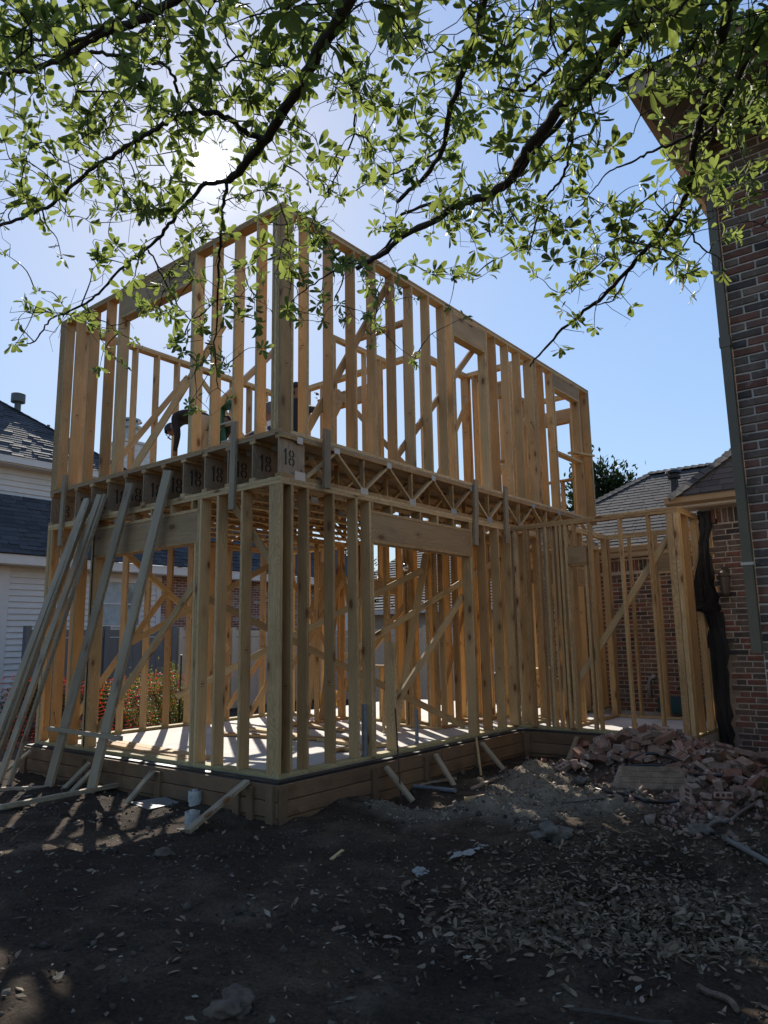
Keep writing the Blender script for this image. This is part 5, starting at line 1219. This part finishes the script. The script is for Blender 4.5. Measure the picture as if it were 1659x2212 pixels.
for (a_, b_, k, rot, lab) in ((885, 85, 9, (.5, .1, .5), 'red brick with three holes lying on the very top of the rubble heap'), (450, 140, 10, (.5, -.35, .35), 'pale scored brick leaning at the upper left flank of the heap'), (425, 195, 11, (.55, -.3, .3), 'second scored brick just below the pale scored one at the left flank'),
                              (1295, 490, 0, (.1, 1.35, .4), 'pinkish brick standing on end right of the masonry chunk'), (1478, 540, 0, (.1, .2, -.3), 'whole pale brick lying apart near the right edge, below the long cable'), (1010, 270, 10, (.5, .2, -.5), 'large scored brick under the arching cable')):
    c = ong(*pc(a_, b_), .05); o = link('rubble_brick', pieces[k]); o.location = c+V3((0, 0, .05)); o.rotation_euler = rot; o.scale = (1.25,)*3; tag(o, lab, 'brick')
# masonry chunk
MCB = plain('dirty_tan_brick', (.16, .12, .082), .95, var=.5, vscale=9, bmp=.6, bscale=40, bdist=.01)
c = ong(*pc(790, 500), .0); MC = empty('masonry_chunk', c, 'large tan chunk of mortared brickwork lying tilted at the foot of the rubble heap', 'masonry chunk')
d1 = (ong(*pc(1025, 520))-ong(*pc(560, 480))); d1.z = 0; d1.normalize(); d2 = V3((-d1.y, d1.x, 0)); up2 = (d2*.75+V3((0, 0, .62))).normalized(); nn = d1.cross(up2)
def mpt(a, b, h_): return c+V3((0, 0, -.02))+d1*a+up2*b-nn*h_*-1
for r in range(4):
    for k in range(4):
        a0 = -.42+k*.215-(r % 2)*.1; a1 = min(a0+.203, .43-.03*r); a0 = max(a0, -.40+.05*r)
        if a1-a0 < .05: continue
        mb = MB(); b0, b1 = r*.075+.004, r*.075+.067
        j = lambda: random.uniform(-.010, .010)
        mb.add([mpt(a0+j(), b0+j(), 0), mpt(a1+j(), b0+j(), 0), mpt(a1+j(), b1+j(), 0), mpt(a0+j(), b1+j(), 0), mpt(a0, b0, .09), mpt(a1, b0, .09), mpt(a1, b1, .09), mpt(a0, b1, .09)], BOXF); mb.build('brick', MCB, MC)
mb = MB(); mb.add([mpt(-.40, .0, .012), mpt(.42, .0, .012), mpt(.34, .30, .012), mpt(-.28, .30, .012), mpt(-.40, .0, .085), mpt(.42, .0, .085), mpt(.34, .30, .085), mpt(-.28, .30, .085)], BOXF); mb.build('mortar_core', plain('dirty_mortar', (.21, .165, .12), .95, var=.4, vscale=14, bmp=.7), MC)
# small chips, clods and dry leaves: nobody could count these
def scatter_mesh(name, pos, size, mat, label=None):
    base = np.array([(1, 0, 0), (-1, 0, 0), (0, 1, 0), (0, -1, 0), (0, 0, .75), (0, 0, -.75)], float); fc = np.array([(0, 2, 4), (2, 1, 4), (1, 3, 4), (3, 0, 4), (2, 0, 5), (1, 2, 5), (3, 1, 5), (0, 3, 5)])
    n_ = len(pos); sh_ = base[None]*rng.uniform(.5, 1.3, (n_, 6, 1)); q = rng.normal(size=(n_, 3)); q2 = rng.normal(size=(n_, 3)); R = rot_from(q, q2)
    V = (np.einsum('nij,nkj->nki', R, sh_)*size[:, None, None]+pos[:, None]).reshape(-1, 3); Q = (fc[None]+(np.arange(n_)*6)[:, None, None]).reshape(-1, 3)
    o = link(name, np_mesh(name, V, Q, mat)); o['kind'] = 'stuff'; return o
n_ = 1300; x = rng.normal(2.35, .65, n_); y = rng.normal(3.9, .55, n_); x2 = rng.normal(3.25, .35, 1400); y2 = rng.normal(3.3, .9, 1400); x = np.concatenate([x, x2]); y = np.concatenate([y, y2]); k = (y < 4.7) | (x > 2.75); x, y = x[k], y[k]
scatter_mesh('brick_chips', np.stack([x, y, ground_h(x, y)+.008], 1), rng.gamma(2.0, .009, len(x))+.004, RUBBLE)
CLOD = island_mat('soil_clod', [(0, (.035, .028, .022)), (.5, (.06, .048, .038)), (.9, (.10, .08, .06)), (1, (.2, .17, .14))], .95, .4, 60, .005, .3, 20)
CLAYC = island_mat('clay_clod', [(0, (.13, .105, .075)), (.6, (.22, .185, .135)), (1, (.27, .235, .185))], .95, .4, 60, .005, .3, 20)
n_ = 9000; x = rng.uniform(-4.5, 5, n_); y = rng.uniform(-3.6, 4.6, n_); k = ~((y > -.2) & (x < .2)); x, y = x[k], y[k]
scatter_mesh('soil_clods', np.stack([x, y, ground_h(x, y)+.002], 1), rng.gamma(1.6, .0055, len(x))+.003, CLOD)
n_ = 14000; x = rng.uniform(.2, 3.3, n_); y = rng.uniform(.2, 4.0, n_); k = (clay_mask(x, y) > .3) & (x > .2); x, y = x[k], y[k]
scatter_mesh('clay_clods', np.stack([x, y, ground_h(x, y)+.004], 1), rng.gamma(1.2, .005, len(x))+.002, CLAYC)
DRY = island_mat('dry_leaf', [(0, (.062, .038, .020)), (.35, (.125, .085, .052)), (.75, (.20, .145, .095)), (.9, (.27, .20, .14)), (1, (.06, .032, .018))], .8, 0, var=.15)
px = np.concatenate([rng.normal(1250, 170, 2600), rng.normal(1480, 150, 1900), rng.normal(1380, 170, 900), rng.uniform(-20, 1680, 420), rng.normal(1000, 150, 120), rng.uniform(600, 1100, 120)]); py = np.concatenate([rng.normal(1975, 62, 2600), rng.normal(2005, 60, 1900), rng.normal(1840, 35, 900), rng.uniform(1720, 2215, 420), rng.normal(1965, 60, 120), rng.uniform(1850, 2000, 120)])
pos = []
for a_, b_ in zip(px, py):
    if b_ < 1660 or b_ > 2260: continue
    p = onz(a_, b_, GZ)
    if p.x < .2 and p.y > -.25: continue
    pos.append((p.x, p.y))
pos = np.array(pos); n_ = len(pos); zz = ground_h(pos[:, 0], pos[:, 1])+rng.uniform(.006, .028, n_)
dd = rng.normal(size=(n_, 3)); dd[:, 2] *= .35; nr_ = rng.normal(size=(n_, 3))*.55+np.array((0, 0, 1.0))
o = link('leaf_litter', leaves_mesh('leaf_litter', np.column_stack([pos, zz]), dd, nr_, rng.uniform(.028, .078, n_)*rng.choice((.7, 1, 1), n_), DRY)); o['kind'] = 'stuff'
# bush at the right edge, by the house wall
bc = ong(1672, 1790); s = empty('shrub', (bc.x, bc.y, gh(bc.x, bc.y)), 'sunlit green shrub cut by the right picture edge', 'shrub'); cloud('foliage', (bc.x+.10, bc.y+.02, bc.z+.26), (.19, .19, .26), 420, .05, HEDGE, s, 12)
mb = MB(); mb.tube([(bc.x+.1, bc.y, bc.z-.05), (bc.x+.1, bc.y, bc.z+.2), (bc.x+.12, bc.y, bc.z+.4)], [.014, .01, .004], 5); mb.build('stem', BARK, s)

# splinters, bark bits and sawdust strewn on the soil
n_ = 2200; x = rng.uniform(-4.5, 5, n_); y = rng.uniform(-3.6, 4.4, n_); k = ~((y > -.25) & (x < .25)); x, y = x[k], y[k]
dd = rng.normal(size=(len(x), 3)); dd[:, 2] *= .12
o = link('wood_crumbs', leaves_mesh('wood_crumbs', np.stack([x, y, ground_h(x, y)+.006], 1), dd, rng.normal(size=(len(x), 3))*.3+np.array((0, 0, 1.0)), rng.gamma(2, .012, len(x))+.01, CLAYC, True)); o['kind'] = 'stuff'
# ------------------------------------------------------------------ the shade tree over the camera
rng = np.random.default_rng(21); random.seed(21)
FH = Vector((FWD.x, FWD.y, 0)).normalized(); RH = Vector((RGT.x, RGT.y, 0)).normalized()
tb = CAM+RH*2.6-FH*1.6; tb.z = GZ
TR = empty('shade_tree', tb, 'broadleaf tree whose leafy boughs hang into the picture from above', 'tree')
def dep(px, py): return 2.35+(1.9+1.2*math.exp(-((px-850)/280)**2))*min(max(py, -200), 800)/750
def P3(px, py, d=None, jd=0.0): return CAM+ray(px, py)*((dep(px, py) if d is None else d)+jd)
# every bough: pixel path (at its own distance), thickness in pixels start -> end, depth offset
BR = [([(770, -60), (752, 10), (705, 85), (668, 150), (622, 225), (578, 295), (545, 335), (515, 372), (492, 392)], 30, 15, -.15),
      ([(575, 300), (545, 292), (520, 278), (492, 255), (460, 243), (425, 243), (398, 246), (365, 262), (338, 277), (305, 300), (280, 312), (240, 338), (200, 362), (160, 400), (122, 432), (80, 458), (48, 472), (0, 487), (-40, 492)], 13, 6, -.1),
      ([(492, 390), (482, 440), (478, 500), (474, 560), (471, 620), (468, 680), (463, 740), (467, 800), (471, 838)], 8, 2, .1),
      ([(440, 398), (412, 430), (388, 455), (366, 485), (345, 512), (318, 536), (292, 553), (262, 583), (225, 622), (200, 645), (172, 662), (140, 678), (115, 686), (98, 705), (78, 735), (58, 742)], 9, 2.5, .0),
      ([(492, 390), (470, 393), (440, 398)], 10, 9, .0),
      ([(390, -10), (330, 28), (262, 58), (208, 78), (178, 100), (150, 116), (112, 136), (74, 151), (30, 156), (-30, 155)], 20, 7, -.1),
      ([(340, -20), (290, 20), (230, 55), (180, 82), (150, 100)], 12, 8, -.25),
      ([(150, 112), (120, 92), (100, 86), (60, 84), (0, 80), (-30, 78)], 7, 5, .05), ([(150, 116), (105, 122), (60, 120), (0, 110)], 6, 4, .0),
      ([(160, 118), (200, 113), (230, 116), (275, 125), (310, 132), (345, 137), (365, 150), (376, 172), (385, 205), (386, 242)], 8, 6, .1),
      ([(715, 58), (660, 66), (600, 84), (548, 101), (500, 133), (470, 150), (420, 180)], 8, 3, .15), ([(465, 0), (440, 48), (424, 118)], 5, 3, .2),
      ([(1062, -60), (1043, 5), (1020, 98), (998, 160), (982, 212), (966, 262), (955, 322), (918, 380), (885, 410), (858, 436)], 18, 8, .0),
      ([(1420, -40), (1392, 0), (1342, 62), (1298, 122), (1255, 178), (1210, 232), (1170, 285), (1140, 322), (1116, 362), (1095, 395), (1060, 420), (1020, 432), (985, 446), (930, 480), (880, 505), (835, 540), (800, 562), (770, 580)], 34, 9, -.1),
      ([(1500, -30), (1440, 22), (1380, 82), (1330, 142), (1270, 212), (1215, 262), (1165, 312), (1125, 370), (1098, 398)], 18, 9, .15),
      ([(985, 446), (940, 440), (905, 448), (860, 470), (830, 500)], 8, 5, .1), ([(860, 505), (800, 560), (740, 575), (700, 600), (660, 625), (635, 648)], 6, 2, .15),
      ([(1592, -50), (1580, 0), (1566, 62), (1548, 132), (1528, 205), (1512, 262), (1502, 312), (1496, 368), (1484, 418), (1462, 462), (1432, 500), (1398, 535), (1350, 590), (1304, 640), (1262, 672), (1214, 712), (1180, 750), (1159, 772), (1145, 792)], 24, 3, -.1),
      ([(1690, 0), (1650, 60), (1615, 130), (1580, 200), (1548, 262), (1510, 305)], 12, 8, -.2),
      ([(1290, -20), (1272, 45), (1245, 88), (1192, 145), (1155, 178), (1125, 195), (1075, 190)], 12, 5, .05),
      ([(1232, 262), (1234, 320), (1222, 368), (1200, 400), (1178, 432), (1160, 475), (1148, 520), (1140, 548)], 7, 3, .1),
      ([(1505, 285), (1462, 308), (1420, 322), (1382, 340), (1345, 356), (1318, 370), (1285, 405), (1262, 432)], 7, 2, .0),
      ([(1455, 470), (1480, 482), (1502, 520), (1532, 546)], 6, 3, -.05), ([(1395, 540), (1350, 545), (1310, 560), (1262, 600), (1235, 632)], 5, 2, .1), ([(1390, 545), (1368, 572), (1330, 640), (1300, 655), (1262, 662)], 5, 2, .0),
      ([(1398, 60), (1400, 130), (1392, 200), (1368, 290)], 4, 2, .0), ([(705, 85), (740, 140), (760, 200), (765, 290), (720, 390)], 7, 3, .1), ([(955, 320), (905, 350), (860, 372), (820, 385)], 5, 3, .05),
      ([(720, 540), (742, 600), (722, 650)], 5, 2, .2), ([(320, 540), (340, 575), (362, 620), (392, 672), (420, 690), (470, 650), (520, 640)], 4, 2, .1), ([(175, 660), (215, 690), (250, 702), (278, 690)], 3, 1.5, .05)]
nodes = []; 
def catm(P_, n_=5): return smooth_pts(P_, n_)
starts = []
for path_, t0, t1, jd in BR:
    m_ = len(path_); pts_ = [P3(a, c, None, jd) for a, c in path_]
    pts_ = catm(pts_, 4); k_ = len(pts_); rad = []
    for i, p in enumerate(pts_):
        z = (p-CAM).dot(FWD); th = 1.05*(t0+(t1-t0)*(i/(k_-1))**.8)
        rad.append(.5*th*z/(F_PX/1.8517)*(1+.08*math.sin(i*1.9))); 
        if 0 < i < k_-1: pts_[i] = p+Vector((random.uniform(-1, 1), random.uniform(-1, 1), random.uniform(-1, 1)))*.006
    MB().tube(pts_, rad, 8).build('branch', BARK, TR, True)
    nodes += [tuple(p) for p in pts_]
    if path_[0][1] < 5 and t0 > 11: starts.append((pts_[0], rad[0]))
# trunk and the boughs that carry the branches, above and behind the camera
fork = tb+Vector((.1, .1, 2.9))
MB().tube([tb+Vector((0, 0, -.3)), tb+Vector((0, 0, .05)), tb+Vector((.05, .02, 1.2)), fork-Vector((0, 0, .4)), fork+Vector((0, 0, .1))], [.26, .20, .165, .15, .10], 12).build('trunk', BARK, TR, True)
for p, r in starts:
    m_ = (fork+p)/2+Vector((0, 0, .55)); MB().tube(smooth_pts([fork, fork+(m_-fork)*.5+Vector((0, 0, .25)), m_, p+(m_-p)*.35+Vector((0, 0, .06)), p], 5), [max(r, .09-(.09-r)*i/20) for i in range(21)], 8).build('branch', BARK, TR, True)
DENS = ["12 12 15 15 15 15 12 12 15 12 13 15 15 17 18 22 26", "13 12 13 12 12 12 15 15 13 15 15 15 15 14 14 24 28", "10 12 12 15 15 15 09 10 12 15 18 15 12 04 10 22 24", "09 10 12 16 10 05 08 10 12 18 18 12 06 08 12 15 07",
        "09 09 12 16 11 08 11 13 13 16 15 12 05 11 14 10 05", "02 05 10 12 12 15 18 18 15 12 11 09 07 17 15 02 00", "05 06 10 13 14 12 09 10 11 06 01 01 13 11 04 00 00", "04 00 07 10 11 06 00 02 02 01 00 00 02 00 00 00 00", "00 00 00 00 07 00 00 00 00 00 00 00 00 00 00 00 00"]
tg = []
for r, row in enumerate(DENS):
    for c_, v in enumerate(row.split()):
        n_ = rng.poisson(int(v)/10*6.3)
        for _ in range(n_):
            px_, py_ = c_*100+rng.uniform(0, 100), r*100+rng.uniform(0, 100)
            if math.hypot(px_-457, py_-372) < 58: continue
            tg.append(tuple(P3(px_, py_, None, rng.normal(0, .30))))
for _ in range(330): tg.append(tuple(P3(rng.uniform(-500, 2150), rng.uniform(-700, -5), None, rng.normal(0, .3))))
for _ in range(60): tg.append(tuple(P3(rng.uniform(1670, 2100), rng.uniform(0, 500), None, rng.normal(0, .3))))
tg = np.array(tg); nd = np.array(nodes)
d0 = np.array([np.min(np.linalg.norm(nd-t, axis=1)) for t in tg]); tg = tg[np.argsort(d0)]
tw = MB(); LP, LD, LN, LS = [], [], [], []
def sundist(p):
    v = (Vector(p)-CAM).normalized(); return math.degrees(v.angle(SUN))
for t in tg:
    dist = np.linalg.norm(nd-t, axis=1); i = int(np.argmin(dist)); q = nd[i]; l_ = dist[i]
    off = rng.normal(size=3)*.12*l_; m_ = (q+t)/2+off; m_[2] += .05*l_
    pts_ = smooth_pts([tuple(q), tuple(q+(m_-q)*.6+rng.normal(size=3)*.05*l_), tuple(m_+(t-m_)*.3), tuple(t)], 3)
    r0 = min(.0055, .0020+.008*l_); tw.tube(pts_, [r0+(.0013-r0)*k/(len(pts_)-1) for k in range(len(pts_))], 5, cap=False)
    nd = np.vstack([nd, np.array([tuple(p) for p in pts_[2:]])])
    ax = np.array(pts_[-1])-np.array(pts_[-3]); ax /= np.linalg.norm(ax)+1e-9; ax = ax*.8+np.array((0, 0, .15))+rng.normal(size=3)*.25; ax /= np.linalg.norm(ax)
    a1 = np.cross(ax, (0.3, .5, .8)); a1 /= np.linalg.norm(a1); a2 = np.cross(ax, a1); n_ = rng.integers(5, 10); ph = rng.uniform(0, 6.28); sc_ = rng.choice((.045, .055, .065, .078, .09), p=(.1, .25, .3, .25, .1))
    for k in range(n_):
        th = ph+k*2.4; rad_ = math.cos(th)*a1+math.sin(th)*a2; d_ = rad_+ax*rng.uniform(.1, .9); d_ /= np.linalg.norm(d_)
        p0 = np.array(pts_[-1])-ax*rng.uniform(0, .03)+d_*.006
        LP.append(p0); LD.append(d_+rng.normal(size=3)*.12); LN.append(ax*1.0-rad_*.4+rng.normal(size=3)*.25); LS.append(sc_*rng.uniform(.6, 1.08))
    for k in range(rng.integers(0, 4)):
        j = rng.integers(len(pts_)//2, len(pts_)); d_ = rng.normal(size=3); d_ /= np.linalg.norm(d_); LP.append(np.array(pts_[j])); LD.append(d_); LN.append(rng.normal(size=3)+np.array((0, 0, 1))); LS.append(rng.uniform(.045, .075))
# bare twiglets
for _ in range(1100):
    q = nd[rng.integers(0, len(nd))]; d_ = rng.normal(size=3); d_[2] -= .35; d_ /= np.linalg.norm(d_); l_ = rng.uniform(.05, .22)
    P_ = [q, q+d_*l_*.4+rng.normal(size=3)*.015, q+d_*l_*.75+rng.normal(size=3)*.02, q+d_*l_+rng.normal(size=3)*.03]; tw.tube([tuple(p) for p in P_], [.0024, .0019, .0014, .001], 4, cap=False)
tw.build('twigs', BARK, TR, True, kind='stuff')
LEAF = leaf_mat('tree_leaf', [(0, (.028, .048, .016)), (.4, (.045, .070, .022)), (.8, (.070, .10, .028)), (1, (.12, .135, .04))], .42, (.31, .38, .08), .55)
LP, LD, LN, LS = map(np.array, (LP, LD, LN, LS))
q = [pix(p) for p in LP]; vis = np.array([(a is not None and -10 < a[0] < 1669 and -10 < a[1] < 2212) for a in q]); app = np.array([LS[i]/q[i][2] if vis[i] else 0 for i in range(len(LP))])
big = np.argsort(-app)[:300]; rest_ = np.setdiff1d(np.arange(len(LP)), big)
LV0, LV1 = LV, leaf_template(wid=.42, fold=.2, curl=.5)[0]
leaf_me2 = np_mesh('leaf', LV1.astype(float), LF, LEAF, True)
leaf_me = np_mesh('leaf', LV.astype(float), LF, LEAF, True)
R = rot_from(LD, LN)
for i in big:
    o = link('leaf', leaf_me2 if i % 3 == 0 else leaf_me, TR); M = Matrix(R[i].tolist()).to_4x4() @ Matrix.Scale(float(LS[i]), 4); o.matrix_basis = Matrix.Translation(Vector(LP[i])) @ M
# rest of the crown, unseen, added overhead and behind the camera to cut skylight
n_ = 11000; th = rng.uniform(0, 6.283, n_); rr_ = 5.2*np.sqrt(rng.uniform(0, 1, n_)); cx_, cy_ = CAM.x-.3, CAM.y+.2
m2 = 2500; ex = np.stack([rng.uniform(4.6, 7.8, m2), rng.uniform(-1.8, 1.2, m2), rng.uniform(3.2, 6.0, m2)], 1)  # extra unseen leaves, put in to shade the near brick wall
cp = np.stack([cx_+rr_*np.cos(th), cy_+rr_*np.sin(th), 3.1+rng.uniform(0, 2.6, n_)*(1-(rr_/6.0)**2)+rng.normal(0, .15, n_)], 1); cp = np.concatenate([cp, ex])
cl_ = fbm(cp[:, 0]*1.3+7, cp[:, 1]*1.3, 3, 77)+.12; v_ = cp-np.array(CAM); zf = v_@np.array(FWD); xx = v_@np.array(RGT); yy = v_@np.array(UPV)
keep = (cl_ > 0) & ~((zf > .1) & (np.abs(xx) < 1.15*zf+.4) & (yy < 1.05*zf+.3)) & (np.linalg.norm(v_, axis=1) > 1.2); cp = cp[keep]; n_ = len(cp)
o = link('crown', leaves_mesh('crown', cp, rng.normal(size=(n_, 3)), rng.normal(size=(n_, 3))*.6+np.array((0, 0, 1.0)), rng.uniform(.10, .17, n_), LEAF, True), TR); o['kind'] = 'stuff'
def tmpl(v):
    global LV
    LV = v
sel = rest_ % 3 == 0
tmpl(LV1); a_ = leaves_mesh('foliage', LP[rest_[sel]], LD[rest_[sel]], LN[rest_[sel]], LS[rest_[sel]], LEAF)
tmpl(LV0); b_ = leaves_mesh('foliage', LP[rest_[~sel]], LD[rest_[~sel]], LN[rest_[~sel]], LS[rest_[~sel]], LEAF)
bm = bmesh.new(); bm.from_mesh(a_); bm.from_mesh(b_); bm.to_mesh(a_); bm.free(); bpy.data.meshes.remove(b_)
o = link('foliage', a_, TR); o['kind'] = 'stuff'
print('leaves', len(LP), 'objects', len(bpy.data.objects), 'tris', sum(len(o.data.polygons) for o in bpy.data.objects if o.type == 'MESH'))
